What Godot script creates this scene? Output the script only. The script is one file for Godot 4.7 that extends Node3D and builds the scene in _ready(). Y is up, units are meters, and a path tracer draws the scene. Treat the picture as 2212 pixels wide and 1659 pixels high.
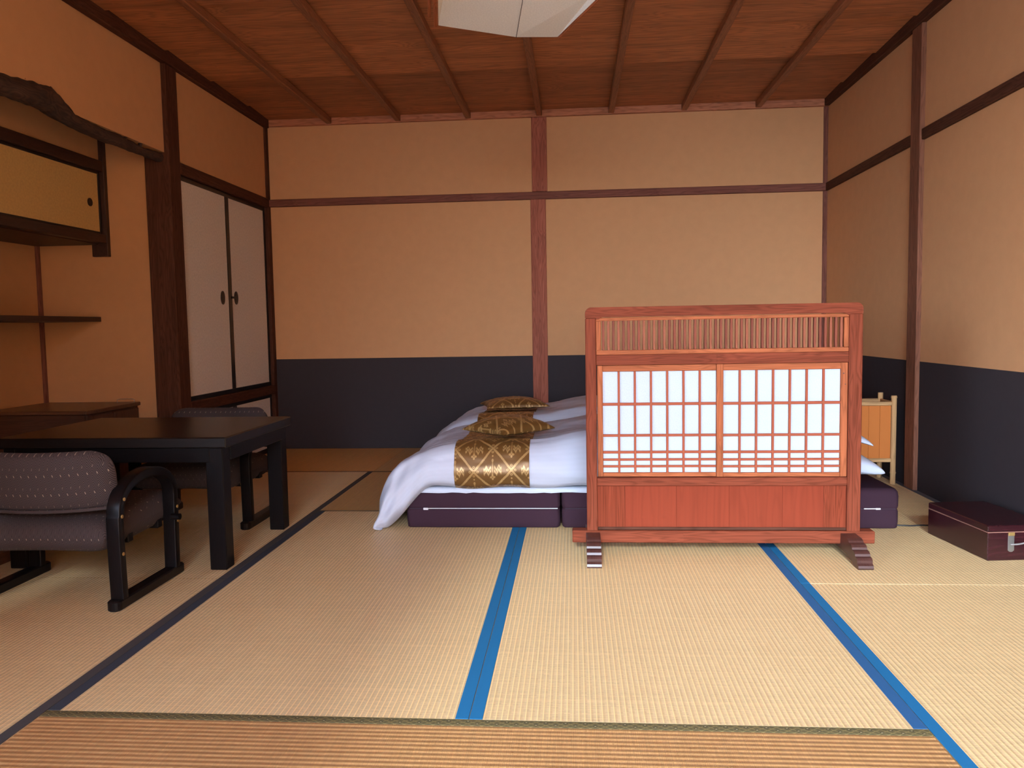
extends Node3D
# Tatami room: x runs along the back wall, y up, z from the back wall (0) towards the camera.

const XL := -0.92        # left wall face
const XR := 2.871        # right wall face
const WM := 0.955        # width of a mat
const ZR := 6.685         # rear wall face
const YT := 2.243        # underside of the cornice
const YC := 2.287        # underside of the ceiling boards
const ZS := 1.36         # side wall of the alcove
const XB := -1.685       # back wall of the alcove

var M := {}
var used := {}
var rng := RandomNumberGenerator.new()
var noise := FastNoiseLite.new()

func _ready():
	rng.seed = 7
	noise.seed = 3
	noise.frequency = 1.0
	setup_view()
	make_materials()
	build_floor()
	build_ceiling()
	build_walls()
	build_outside()
	build_closet()
	build_alcove()
	build_bed()
	build_screen()
	build_table()
	build_chairs()
	build_bamboo()
	build_case()
	build_lamp()

# ------------------------------------------------------------------ camera, sky, exposure
func setup_view():
	var cam := Camera3D.new()
	cam.name = "camera"
	cam.keep_aspect = Camera3D.KEEP_HEIGHT
	cam.fov = rad_to_deg(2.0 * atan(829.5 / 1709.71))
	cam.near = 0.02
	cam.far = 200.0
	add_child(cam)
	cam.position = Vector3(1.1897, 0.8439, 5.4542)
	cam.rotation_order = EULER_ORDER_YXZ
	cam.rotation = Vector3(-0.0731813, 0.0784891, -0.0172725)
	cam.current = true
	var env := Environment.new()
	env.background_mode = Environment.BG_SKY
	var sky := Sky.new()
	var sm := ProceduralSkyMaterial.new()
	sm.sky_top_color = Color(0.72, 0.81, 0.95)
	sm.sky_horizon_color = Color(0.89, 0.94, 1.0)
	sm.ground_horizon_color = Color(0.80, 0.80, 0.78)
	sm.ground_bottom_color = Color(0.45, 0.43, 0.40)
	sm.sky_energy_multiplier = 1.0
	sky.sky_material = sm
	env.sky = sky
	env.background_energy_multiplier = 1.0
	env.tonemap_mode = Environment.TONE_MAPPER_LINEAR
	env.tonemap_exposure = 33.2
	env.sdfgi_enabled = true
	env.ssao_enabled = true
	env.ssil_enabled = true
	var we := WorldEnvironment.new()
	we.name = "environment"
	we.environment = env
	add_child(we)
	# veiled low sun behind the camera, a little to its left, seen through the garden opening
	var sun := DirectionalLight3D.new()
	sun.name = "veiled_sun"
	sun.light_color = Color(0.88, 0.95, 1.0)
	sun.light_energy = 0.05
	sun.light_angular_distance = 6.5
	sun.shadow_enabled = true
	add_child(sun)
	var to := Vector3(0.10, -tan(deg_to_rad(25.0)), -1.0)
	sun.look_at_from_position(Vector3.ZERO, to, Vector3.UP)

# ------------------------------------------------------------------ nodes
func numbered(parent: Node, called: String) -> String:
	var key := str(parent.get_instance_id()) + "/" + called
	var n: int = used.get(key, 0)
	used[key] = n + 1
	return called if n == 0 else "%s_%03d" % [called, n]

func put(called: String, mesh: Mesh, mat: Material, parent: Node = self, at := Vector3.ZERO, rot := Vector3.ZERO) -> MeshInstance3D:
	var o := MeshInstance3D.new()
	o.name = numbered(parent, called)
	o.mesh = mesh
	if mat:
		o.material_override = mat
	parent.add_child(o, true)
	o.position = at
	o.rotation = rot
	return o

func thing(called: String, label: String, category: String, at := Vector3.ZERO, turn := 0.0, group := "") -> Node3D:
	var o := Node3D.new()
	o.name = numbered(self, called)
	add_child(o, true)
	o.position = at
	o.rotation.y = turn
	tag(o, label, category, group)
	return o

func tag(o: Node, label: String, category: String, group := ""):
	o.set_meta("label", label)
	o.set_meta("category", category)
	if group != "":
		o.set_meta("group", group)

func setting(called: String, label: String, category: String, at := Vector3.ZERO) -> Node3D:
	var o := Node3D.new()
	o.name = numbered(self, called)
	add_child(o, true)
	o.position = at
	o.set_meta("kind", "structure")
	tag(o, label, category)
	return o

# ------------------------------------------------------------------ meshes
func tri(st: SurfaceTool, p: Array, n: Vector3, uv: Array):
	var order := [0, 1, 2]
	if (p[1] - p[0]).cross(p[2] - p[0]).dot(n) > 0.0:
		order = [0, 2, 1]
	for i in order:
		st.set_normal(n)
		st.set_uv(uv[i])
		st.add_vertex(p[i])

func flat_uv(p: Vector3, n: Vector3, grain: int, off: Vector2) -> Vector2:
	var a := [p.x, p.y, p.z]
	var an := [absf(n.x), absf(n.y), absf(n.z)]
	var k := 0
	if an[1] >= an[0] and an[1] >= an[2]:
		k = 1
	elif an[2] >= an[0]:
		k = 2
	var rest := [0, 1, 2]
	rest.erase(k)
	var u: int = rest[0]
	var v: int = rest[1]
	if grain == v:
		var s := u
		u = v
		v = s
	return Vector2(a[u], a[v]) + off

func poly(st: SurfaceTool, pts: Array, out: Vector3, grain: int, off: Vector2):
	var n: Vector3 = (pts[1] - pts[0]).cross(pts[2] - pts[0]).normalized()
	if n.dot(out) < 0.0:
		n = -n
	for i in range(1, pts.size() - 1):
		var t := [pts[0], pts[i], pts[i + 1]]
		tri(st, t, n, t.map(func(q): return flat_uv(q, n, grain, off)))

# a box with chamfered edges; grain is the axis that the wood runs along
func add_box(st: SurfaceTool, c: Vector3, s: Vector3, bev := 0.002, grain := 0, off := Vector2.ZERO):
	var h := s * 0.5
	var b: float = minf(bev, minf(h.x, minf(h.y, h.z)) * 0.9)
	var i := h - Vector3(b, b, b)
	for ax in 3:
		var a1 := (ax + 1) % 3
		var a2 := (ax + 2) % 3
		for sg in [-1.0, 1.0]:
			var pts := []
			for q in [[-1, -1], [1, -1], [1, 1], [-1, 1]]:
				var p := Vector3.ZERO
				p[ax] = sg * h[ax]
				p[a1] = q[0] * i[a1]
				p[a2] = q[1] * i[a2]
				pts.append(c + p)
			var o := Vector3.ZERO
			o[ax] = sg
			poly(st, pts, o, grain, off)
		if b <= 0.0:
			continue
		for s1 in [-1.0, 1.0]:
			for s2 in [-1.0, 1.0]:
				var pts := []
				for q in [[-1, 0], [1, 0], [1, 1], [-1, 1]]:
					var p := Vector3.ZERO
					p[ax] = q[0] * i[ax]
					p[a1] = s1 * (h[a1] if q[1] == 0 else i[a1])
					p[a2] = s2 * (i[a2] if q[1] == 0 else h[a2])
					pts.append(c + p)
				var o := Vector3.ZERO
				o[a1] = s1
				o[a2] = s2
				poly(st, pts, o, grain, off)
	if b > 0.0:
		for sx in [-1.0, 1.0]:
			for sy in [-1.0, 1.0]:
				for sz in [-1.0, 1.0]:
					var sg := Vector3(sx, sy, sz)
					poly(st, [c + Vector3(h.x, i.y, i.z) * sg, c + Vector3(i.x, h.y, i.z) * sg, c + Vector3(i.x, i.y, h.z) * sg], sg, grain, off)

func begin() -> SurfaceTool:
	var st := SurfaceTool.new()
	st.begin(Mesh.PRIMITIVE_TRIANGLES)
	return st

func done(st: SurfaceTool) -> ArrayMesh:
	st.index()
	st.generate_tangents()
	return st.commit()

func box(s: Vector3, bev := 0.002, grain := 0, off := Vector2(-9, -9)) -> ArrayMesh:
	var st := begin()
	if off.x < -8:
		off = Vector2(rng.randf() * 3.0, rng.randf() * 3.0)
	add_box(st, Vector3.ZERO, s, bev, grain, off)
	return done(st)

# a box given by its two corners, placed at its own centre
func block(called: String, lo: Vector3, hi: Vector3, mat: Material, parent: Node = self, bev := 0.002, grain := -1) -> MeshInstance3D:
	var s := (hi - lo).abs()
	if grain < 0:
		grain = 0 if s.x >= s.y and s.x >= s.z else (1 if s.y >= s.z else 2)
	return put(called, box(s, bev, grain), mat, parent, (lo + hi) * 0.5)

# smooth grid of points; rows x columns, uv in the same layout
func grid(p: Array, uv: Array, close_u := false) -> ArrayMesh:
	var rows := p.size()
	var cols: int = p[0].size()
	var v := PackedVector3Array()
	var t := PackedVector2Array()
	for r in rows:
		for c in cols:
			v.append(p[r][c])
			t.append(uv[r][c])
	var idx := PackedInt32Array()
	var nrm := PackedVector3Array()
	nrm.resize(v.size())
	for r in rows - 1:
		for c in cols - 1:
			var a := r * cols + c
			for f in [[a, a + 1, a + cols], [a + 1, a + cols + 1, a + cols]]:
				var n := (v[f[1]] - v[f[0]]).cross(v[f[2]] - v[f[0]])
				for k in f:
					nrm[k] -= n
				idx.append_array(PackedInt32Array(f))
	if close_u:
		for r in rows:
			var s := nrm[r * cols] + nrm[r * cols + cols - 1]
			nrm[r * cols] = s
			nrm[r * cols + cols - 1] = s
	for k in nrm.size():
		nrm[k] = nrm[k].normalized() if nrm[k].length() > 1e-12 else Vector3.UP
	var arr := []
	arr.resize(Mesh.ARRAY_MAX)
	arr[Mesh.ARRAY_VERTEX] = v
	arr[Mesh.ARRAY_NORMAL] = nrm
	arr[Mesh.ARRAY_TEX_UV] = t
	arr[Mesh.ARRAY_INDEX] = idx
	var m := ArrayMesh.new()
	m.add_surface_from_arrays(Mesh.PRIMITIVE_TRIANGLES, arr)
	return m

# round tube along a path, one radius for each point; ends closed
func tube(path: Array, radii: Array, sides := 12, uvs := 1.0) -> ArrayMesh:
	var p := []
	var uv := []
	var dist := 0.0
	var n := path.size()
	var last_side := Vector3.ZERO
	for i in n:
		var d: Vector3 = (path[mini(i + 1, n - 1)] - path[maxi(i - 1, 0)]).normalized()
		var side := d.cross(Vector3.UP)
		if side.length() < 0.05:
			side = d.cross(Vector3.RIGHT)
		side = side.normalized()
		if last_side != Vector3.ZERO and side.dot(last_side) < 0.0:
			side = -side
		last_side = side
		var up := side.cross(d).normalized()
		if i > 0:
			dist += (path[i] - path[i - 1]).length()
		for cap in (2 if i == 0 or i == n - 1 else 1):
			var rad: float = radii[i]
			if (i == 0 and cap == 0) or (i == n - 1 and cap == 1):
				rad = 0.0001
			var row := []
			var urow := []
			for k in sides + 1:
				var a := TAU * k / sides
				row.append(path[i] + (side * cos(a) + up * sin(a)) * rad)
				urow.append(Vector2(dist, float(k) / sides * TAU * 0.02) * uvs)
			p.append(row)
			uv.append(urow)
	return grid(p, uv, true)

# flat outline in the plane (a, b) pushed out along axis ax from lo to hi
func prism(outline: Array, ax: int, lo: float, hi: float, grain: int, bev := 0.0015) -> ArrayMesh:
	var st := begin()
	var a1 := (ax + 1) % 3
	var a2 := (ax + 2) % 3
	var n := outline.size()
	var cen := Vector2.ZERO
	for q in outline:
		cen += q / n
	var packed := PackedVector2Array(outline)
	var inner := []
	var outer_sets := Geometry2D.offset_polygon(packed, -bev)
	var rim := packed
	var use_rim := false
	if outer_sets.size() == 1 and outer_sets[0].size() == n:
		use_rim = true
		# match the first vertices
		var best := 0
		for k in n:
			if (outer_sets[0][k] - packed[0]).length() < (outer_sets[0][best] - packed[0]).length():
				best = k
		var q := PackedVector2Array()
		for k in n:
			q.append(outer_sets[0][(best + k) % n])
		rim = q
	var v3 := func(q: Vector2, d: float) -> Vector3:
		var r := Vector3.ZERO
		r[ax] = d
		r[a1] = q.x
		r[a2] = q.y
		return r
	var off := Vector2(rng.randf() * 3.0, rng.randf() * 3.0)
	var b: float = bev if use_rim else 0.0
	var idx := Geometry2D.triangulate_polygon(rim)
	for sg in [-1.0, 1.0]:
		var d: float = lo if sg < 0 else hi
		var o := Vector3.ZERO
		o[ax] = sg
		for k in range(0, idx.size(), 3):
			poly(st, [v3.call(rim[idx[k]], d), v3.call(rim[idx[k + 1]], d), v3.call(rim[idx[k + 2]], d)], o, grain, off)
	var ccw := not Geometry2D.is_polygon_clockwise(packed)
	for k in n:
		var q0: Vector2 = packed[k]
		var q1: Vector2 = packed[(k + 1) % n]
		var e := q1 - q0
		var o2 := Vector2(e.y, -e.x) if ccw else Vector2(-e.y, e.x)
		var o: Vector3 = v3.call(o2, 0.0)
		poly(st, [v3.call(q0, lo + b), v3.call(q1, lo + b), v3.call(q1, hi - b), v3.call(q0, hi - b)], o, grain, off)
		if use_rim:
			var r0: Vector2 = rim[k]
			var r1: Vector2 = rim[(k + 1) % n]
			for sg in [-1.0, 1.0]:
				var d: float = lo if sg < 0 else hi
				var o3 := o
				o3[ax] = sg * o.length()
				poly(st, [v3.call(q0, d - sg * b), v3.call(q1, d - sg * b), v3.call(r1, d), v3.call(r0, d)], o3, grain, off)
	return done(st)

func disc(r: float, h: float, sides := 20) -> CylinderMesh:
	var c := CylinderMesh.new()
	c.top_radius = r
	c.bottom_radius = r
	c.height = h
	c.radial_segments = sides
	c.rings = 1
	return c

# ------------------------------------------------------------------ textures
func picture(w: int, h: int, f: Callable) -> Image:
	var d := PackedByteArray()
	d.resize(w * h * 3)
	var k := 0
	for y in h:
		for x in w:
			var c: Color = f.call(x, y)
			d[k] = clampi(int(c.r * 255.0), 0, 255)
			d[k + 1] = clampi(int(c.g * 255.0), 0, 255)
			d[k + 2] = clampi(int(c.b * 255.0), 0, 255)
			k += 3
	return Image.create_from_data(w, h, false, Image.FORMAT_RGB8, d)

func tex(i: Image) -> ImageTexture:
	return ImageTexture.create_from_image(i)

func seamless(w: int, h: int, freq: float, sd: int, octaves := 4) -> Image:
	var n := FastNoiseLite.new()
	n.seed = sd
	n.frequency = freq
	n.fractal_octaves = octaves
	return n.get_seamless_image(w, h)

func wood_image(contrast: float, rings: float, sd: int) -> Image:
	var fine := seamless(32, 512, 0.06, sd, 4)
	fine.resize(512, 512, Image.INTERPOLATE_CUBIC)
	var broad := seamless(64, 128, 0.03, sd + 1, 3)
	broad.resize(512, 512, Image.INTERPOLATE_CUBIC)
	return picture(512, 512, func(x, y):
		var f: float = fine.get_pixel(x, y).r
		var b: float = broad.get_pixel(x, y).r
		var ring := 0.5 + 0.5 * sin((float(y) / 512.0 * rings + b * 5.0) * TAU)
		var v := 1.0 - contrast * (0.45 * (1.0 - f) + 0.35 * ring * ring + 0.4 * (1.0 - b))
		return Color(v, v, v))

func mat(col: Color, rough := 0.6, t: Texture2D = null, scale := Vector3.ONE) -> StandardMaterial3D:
	var m := StandardMaterial3D.new()
	m.albedo_color = col
	m.roughness = rough
	if t:
		m.albedo_texture = t
		m.uv1_scale = scale
	return m

func rgb(r: float, g: float, b: float) -> Color:
	return Color(r / 255.0, g / 255.0, b / 255.0)

func tatami_images(ribs: int, stems: int, groove: float, sd: int) -> Array:
	var n := 1024
	var r := RandomNumberGenerator.new()
	r.seed = sd
	var tone := []
	for s in stems:
		var row := []
		var base := r.randf()
		for k in ribs:
			row.append(0.5 * base + 0.5 * r.randf())
		tone.append(row)
	var dc := PackedByteArray()
	var dn := PackedByteArray()
	dc.resize(n * n * 3)
	dn.resize(n * n * 3)
	var k := 0
	for y in n:
		var sp := float(y) / n * stems
		var si := int(sp)
		var sf := sp - si
		# round stems: the normal turns from one side of the stem to the other
		var ny := tan(asin((sf - 0.5) * 1.66))
		for x in n:
			var rp := float(x) / n * ribs
			var ri := int(rp)
			var rf := rp - ri
			var line: float = smoothstep(0.13, 0.05, absf(rf - 0.5))
			var v: float = 0.79 + 0.15 * tone[si][ri]
			v -= 0.10 * (1.0 - sin(sf * PI))
			var cr: float = lerpf(v, groove, line * 0.85)
			dc[k] = int(clampf(cr, 0.0, 1.0) * 255.0)
			dc[k + 1] = int(clampf(cr * lerpf(1.0, 0.995, line), 0.0, 1.0) * 255.0)
			dc[k + 2] = int(clampf(cr * lerpf(1.0, 0.94, line), 0.0, 1.0) * 255.0)
			var nx := sin((rf - 0.5) * TAU) * 0.35
			var nn := Vector3(nx, ny, 1.0).normalized()
			dn[k] = int((nn.x * 0.5 + 0.5) * 255.0)
			dn[k + 1] = int((nn.y * 0.5 + 0.5) * 255.0)
			dn[k + 2] = int((nn.z * 0.5 + 0.5) * 255.0)
			k += 3
	return [tex(Image.create_from_data(n, n, false, Image.FORMAT_RGB8, dc)), tex(Image.create_from_data(n, n, false, Image.FORMAT_RGB8, dn))]

func damask() -> Image:
	var jag := []
	for k in 256:
		jag.append(rng.randf() * 0.022)
	return picture(512, 512, func(px, py):
		var u := float(px) / 512.0
		var v := float(py) / 512.0
		var j: float = jag[(px >> 1) % 256]
		# two half-drop cells
		var best := 0.0
		for cell in [Vector2(0.5, 0.5), Vector2(0.0, 0.0), Vector2(1.0, 0.0), Vector2(0.0, 1.0), Vector2(1.0, 1.0)]:
			var a: float = absf(u - cell.x)
			var b: float = v - cell.y
			if a + absf(b) > 0.505:
				continue
			var d := absf(a + absf(b) - 0.485)
			if d < 0.016 + j * 0.5:
				best = 1.0
			# eyes beside the nodes
			for e in [Vector2(0.40, 0.0), Vector2(0.0, 0.40), Vector2(0.0, -0.40)]:
				var q := Vector2((a - e.x), (b - e.y) * 1.2)
				if q.length() < 0.035 and q.length() > 0.014:
					best = 1.0
			# flower
			var q2 := Vector2(a, b + 0.16)
			var ang := atan2(q2.y, q2.x)
			if q2.length() < 0.03 + 0.045 * absf(cos(ang * 2.0)) and q2.length() > 0.012:
				best = 1.0
			# stem and drop
			if a < 0.016 and b > -0.1 and b < 0.18 and a > 0.005:
				best = 1.0
			if Vector2(a, (b - 0.21) * 0.7).length() < 0.028:
				best = 1.0
			if Vector2(a, b - 0.31).length() < 0.022:
				best = 1.0
			# jagged M on both sides
			var z: float = absf(fposmod(a * 9.0, 1.0) - 0.5) * 2.0
			if a > 0.04 and a < 0.24:
				for m in [0.0, 0.085]:
					var yy: float = -0.03 + m - z * 0.10 + a * 0.25
					if absf(b - yy) < 0.019 + j:
						best = 1.0
		var dark := Color(0.44, 0.31, 0.15)
		var light := Color(0.68, 0.54, 0.34)
		return dark.lerp(light, best))

func herringbone() -> Image:
	return picture(512, 512, func(px, py):
		var u := float(px) / 512.0 * 8.0
		var v := float(py) / 512.0 * 8.0
		var zig: float = absf(fposmod(u, 1.0) - 0.5) * 2.0
		var w := fposmod(v * 4.0 + zig * 3.0, 1.0)
		var c := Color(0.31, 0.26, 0.255) if w < 0.55 else Color(0.15, 0.115, 0.115)
		# light flecks in rows, every second row shifted
		var row := int(v / 2.0)
		var fu := fposmod(u + (0.5 if row % 2 else 0.0), 1.0) - 0.5
		var fv := fposmod(v, 2.0) - 1.0
		if absf(fv) < 0.12 and absf(fu + fv * 0.35) < 0.045:
			c = Color(0.62, 0.56, 0.49)
		# fainter flecks between the rows
		var gu := fposmod(u + (0.0 if row % 2 else 0.5), 1.0) - 0.5
		if absf(fv - 0.7) < 0.12 and absf(gu - (fv - 0.7) * 0.35) < 0.04:
			c = Color(0.42, 0.37, 0.34)
		return c)

func edging_pattern() -> Image:
	return picture(256, 128, func(px, py):
		var u := float(px) / 256.0
		var v := float(py) / 128.0
		var a: float = absf(fposmod(u * 2.0, 1.0) - 0.5) * 2.0
		var c := Color(0.33, 0.30, 0.19)
		var d: float = absf(fposmod(a + v * 2.0, 1.0) - 0.5)
		var e: float = absf(fposmod(a - v * 2.0, 1.0) - 0.5)
		if d < 0.11 or e < 0.11:
			c = Color(0.48, 0.43, 0.27)
		var q := Vector2(fposmod(u * 2.0, 1.0) - 0.5, (v - 0.28) * 1.6)
		var q2 := Vector2(fposmod(u * 2.0 + 0.5, 1.0) - 0.5, (v - 0.68) * 1.6)
		if q.length() < 0.13 or q2.length() < 0.13:
			c = Color(0.17, 0.16, 0.10)
		if q.length() < 0.055 or q2.length() < 0.055:
			c = Color(0.76, 0.72, 0.58)
		if v > 0.93:
			c = Color(0.74, 0.68, 0.50) if fposmod(u * 32.0, 1.0) < 0.55 else Color(0.24, 0.26, 0.16)
		return c)

func make_materials():
	var wood := tex(wood_image(0.55, 10.0, 11))
	var wood_soft := tex(wood_image(0.30, 7.0, 21))
	var ceil_wood := tex(wood_image(0.32, 4.0, 31))
	var ws := Vector3(0.8, 4.0, 1.0)
	M.post = mat(rgb(188, 112, 90), 0.6, wood_soft, ws)
	M.post_brown = mat(rgb(146, 96, 74), 0.6, wood_soft, ws)
	M.dark_post = mat(rgb(98, 62, 48), 0.5, wood_soft, ws)
	M.rail = mat(rgb(142, 90, 76), 0.6, wood_soft, ws)
	M.cornice = mat(rgb(208, 136, 102), 0.55, wood_soft, ws)
	M.ceiling_boards = []
	for k in 4:
		M.ceiling_boards.append(mat(rgb(192 + 11 * k, 116 + 8 * k, 72 + 5 * k), 0.6, ceil_wood, Vector3(0.5, 2.2, 1.0)))
	M.batten = mat(rgb(170, 104, 68), 0.55, wood_soft, ws)
	M.shelf = mat(rgb(70, 44, 34), 0.5, wood_soft, ws)
	M.bark = mat(rgb(92, 62, 48), 0.8, wood, Vector3(1.5, 6.0, 1.0))
	M.screen_frame = mat(rgb(142, 72, 50), 0.55, wood_soft, ws)
	M.screen_light = mat(rgb(188, 108, 70), 0.5, wood_soft, ws)
	M.screen_panel = mat(rgb(142, 66, 44), 0.55, wood_soft, Vector3(0.4, 9.0, 1.0))
	M.screen_plain = mat(rgb(136, 60, 40), 0.55, tex(wood_image(0.10, 3.0, 71)), Vector3(0.4, 2.0, 1.0))
	M.muntin = mat(rgb(158, 84, 60), 0.55)
	M.slat = [mat(rgb(150, 84, 66), 0.5, wood_soft, ws), mat(rgb(166, 98, 74), 0.5, wood_soft, ws), mat(rgb(138, 78, 62), 0.5, wood_soft, ws)]
	M.foot = mat(rgb(84, 50, 44), 0.35, wood_soft, ws)
	M.black_wood = mat(rgb(21, 17, 18), 0.33, wood_soft, Vector3(0.8, 6.0, 1.0))
	M.table_top = mat(rgb(30, 24, 22), 0.3, wood_soft, Vector3(1.0, 8.0, 1.0))
	M.table_top.metallic_specular = 0.45
	M.black_wood.metallic_specular = 0.3
	M.lacquer = mat(rgb(58, 22, 26), 0.25, wood_soft, ws)
	M.lacquer_line = mat(rgb(150, 104, 90), 0.5)
	M.chest = mat(rgb(92, 60, 46), 0.45, wood_soft, ws)
	M.chest_top = mat(rgb(110, 74, 54), 0.3, wood_soft, ws)
	M.bamboo = mat(rgb(222, 174, 120), 0.5, wood_soft, Vector3(0.6, 6.0, 1.0))
	M.cane = mat(rgb(196, 116, 58), 0.55)
	M.veranda = mat(rgb(150, 112, 84), 0.4, wood, ws)
	# plaster
	var pl := seamless(256, 256, 0.05, 41, 5)
	var plaster_tex := tex(picture(256, 256, func(x, y):
		var v: float = 0.96 + 0.025 * (pl.get_pixel(x, y).r - 0.5)
		return Color(v, v, v)))
	var grain_n := seamless(256, 256, 0.25, 43, 3)
	grain_n.bump_map_to_normal_map(1.5)
	var grain_tex := tex(grain_n)
	M.plaster = mat(rgb(212, 158, 112), 0.95, plaster_tex, Vector3(0.9, 0.9, 0.9))
	M.dado = mat(rgb(64, 58, 60), 0.9, plaster_tex, Vector3(1.3, 1.3, 1.3))
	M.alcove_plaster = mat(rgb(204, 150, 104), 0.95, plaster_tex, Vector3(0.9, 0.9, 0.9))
	M.outer = mat(rgb(180, 150, 120), 0.95)
	M.gravel = mat(rgb(176, 170, 160), 0.95, plaster_tex, Vector3(4, 4, 4))
	# paper
	var fib := seamless(256, 256, 0.12, 51, 4)
	var paper_tex := tex(picture(256, 256, func(x, y):
		var v: float = 0.96 + 0.08 * (fib.get_pixel(x, y).r - 0.5)
		return Color(v, v, v)))
	M.paper = mat(rgb(192, 202, 216), 0.9, paper_tex, Vector3(6, 6, 6))
	M.fusuma = mat(rgb(226, 214, 202), 0.85, paper_tex, Vector3(2, 2, 2))
	M.gold_paper = mat(rgb(214, 172, 104), 0.75, paper_tex, Vector3(2, 2, 2))
	M.lamp_paper = mat(rgb(232, 226, 216), 0.8, paper_tex, Vector3(4, 4, 4))
	M.lamp_paper.backlight = Color(0.5, 0.48, 0.44)
	M.black = mat(rgb(24, 20, 20), 0.35)
	M.iron = mat(rgb(22, 19, 18), 0.5)
	M.steel = mat(rgb(170, 166, 160), 0.35)
	M.steel.metallic = 0.9
	M.brass = mat(rgb(200, 160, 96), 0.35)
	M.brass.metallic = 0.7
	# tatami
	var ta := tatami_images(20, 160, 1.0, 61)
	var tb := tatami_images(16, 160, 0.74, 62)  # crosswise weave: self-shadow of its grooves put into the colour as darker lines
	M.tatami = mat(rgb(252, 214, 156), 0.45, ta[0])
	M.tatami.metallic_specular = 0.8
	M.tatami.uv1_scale = Vector3(1.0 / 0.256, 1.0 / 0.256, 1.0)
	M.tatami.normal_enabled = true
	M.tatami.normal_texture = ta[1]
	M.tatami.normal_scale = 1.0
	M.tatami_cross = mat(rgb(222, 168, 108), 0.5, tb[0])  # crosswise mats: their duller weave sheen put into a darker, oranger colour
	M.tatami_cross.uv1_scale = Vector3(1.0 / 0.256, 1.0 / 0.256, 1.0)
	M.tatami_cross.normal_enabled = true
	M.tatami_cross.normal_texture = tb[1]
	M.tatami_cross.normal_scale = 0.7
	M.tatami_cross_orange = M.tatami_cross.duplicate()
	M.tatami_cross_orange.normal_scale = 0.4
	M.tatami_cross_orange.albedo_color = rgb(252, 188, 108)  # back-left crosswise mat: sheen of the turned weave put into its orange colour
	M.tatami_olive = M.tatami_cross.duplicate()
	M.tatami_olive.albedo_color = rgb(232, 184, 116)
	M.straw = mat(rgb(180, 150, 104), 0.9)
	# cloth
	var weave := tex(picture(128, 128, func(x, y):
		var v := 0.86 + 0.14 * sin(x * TAU / 8.0) * sin(y * TAU / 8.0)
		return Color(v, v, v)))
	var cw := Vector3(60, 60, 60)
	M.edge_blue = mat(rgb(46, 122, 172), 0.6, weave, cw)
	M.edge_blue2 = mat(rgb(60, 108, 156), 0.6, weave, cw)
	M.edge_dark = mat(rgb(88, 84, 82), 0.8, weave, cw)
	M.edge_navy = mat(rgb(74, 78, 86), 0.8, weave, cw)
	M.edge_brown = mat(rgb(92, 56, 44), 0.8, weave, cw)
	M.edge_olive = mat(rgb(104, 82, 48), 0.8, weave, cw)
	M.edge_grey = mat(rgb(104, 100, 102), 0.8, weave, cw)
	M.edge_green = mat(Color.WHITE, 0.6, tex(edging_pattern()), Vector3(12.0, 1.0, 1.0))
	M.mattress = mat(rgb(68, 47, 57), 0.85, weave, Vector3(40, 40, 40))
	M.seam = mat(rgb(52, 40, 50), 0.85)
	M.zip = mat(rgb(214, 208, 212), 0.5)
	var stripes := picture(64, 256, func(_x, y):
		var s := sin(y * TAU / 32.0)
		var v := 0.994 + 0.006 * s
		return Color(v, v, v))
	M.duvet = mat(rgb(188, 191, 203), 0.7, tex(stripes), Vector3(1, 4.0, 1))
	M.sheet = mat(rgb(194, 200, 212), 0.8)
	M.damask = mat(Color.WHITE, 0.36, tex(damask()), Vector3(1.0 / 0.155, 1.0 / 0.19, 1.0))
	M.damask.metallic = 0.35
	M.fabric = mat(Color(0.88, 0.86, 0.85), 0.9, tex(herringbone()), Vector3(1.0 / 0.19, 1.0 / 0.24, 1.0))
	M.cord = mat(rgb(30, 28, 30), 0.5)
	# oiled and waxed old wood, cloth and paper shine far less than lacquer
	for k in ["screen_frame", "screen_light", "screen_panel", "screen_plain", "muntin", "post", "post_brown", "rail", "dark_post", "cornice", "bamboo", "cane", "duvet", "sheet", "mattress", "dado", "plaster", "alcove_plaster", "paper", "fusuma", "edge_blue", "edge_blue2", "edge_dark", "edge_navy", "edge_grey"]:
		M[k].metallic_specular = 0.12
	for m in M.slat:
		m.metallic_specular = 0.12
	M.cord_grey = mat(rgb(120, 112, 108), 0.5)

# ------------------------------------------------------------------ floor
# a mat is modelled with its length along its own z; uv runs across and along it
func mat_mesh(w: float, l: float) -> ArrayMesh:
	var st := begin()
	var h := 0.055
	add_box(st, Vector3(0, -h * 0.5, 0), Vector3(w, h, l), 0.0015, 0, Vector2(rng.randf(), rng.randf()))
	return done(st)

func tatami(floor_node: Node3D, x0: float, x1: float, z0: float, z1: float, along_x: bool, m: Material, left_edge: Material, right_edge: Material, ew := 0.029):
	var gap := 0.0008
	var sx := x1 - x0 - gap * 2.0
	var sz := z1 - z0 - gap * 2.0
	var w := sz if along_x else sx
	var l := sx if along_x else sz
	# turned mats: own x points to -z, own z to +x
	var o := put("tatami_mat", mat_mesh(w, l), m, floor_node, Vector3((x0 + x1) * 0.5, 0, (z0 + z1) * 0.5), Vector3(0, PI / 2 if along_x else 0.0, 0))
	for e in [[-1.0, left_edge], [1.0, right_edge]]:
		if e[1] == null:
			continue
		var st := begin()
		# cloth folded over the edge: a thin strip that stands 1.2 mm proud
		add_box(st, Vector3.ZERO, Vector3(ew, 0.0024, l - 0.001), 0.0006, 2, Vector2.ZERO)
		var strip: ArrayMesh
		if e[1] == M.edge_green:
			strip = pattern_strip(ew, l - 0.001)
		else:
			strip = done(st)
		put("edging", strip, e[1], o, Vector3(e[0] * (w * 0.5 - ew * 0.5), 0.0, 0))

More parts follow.
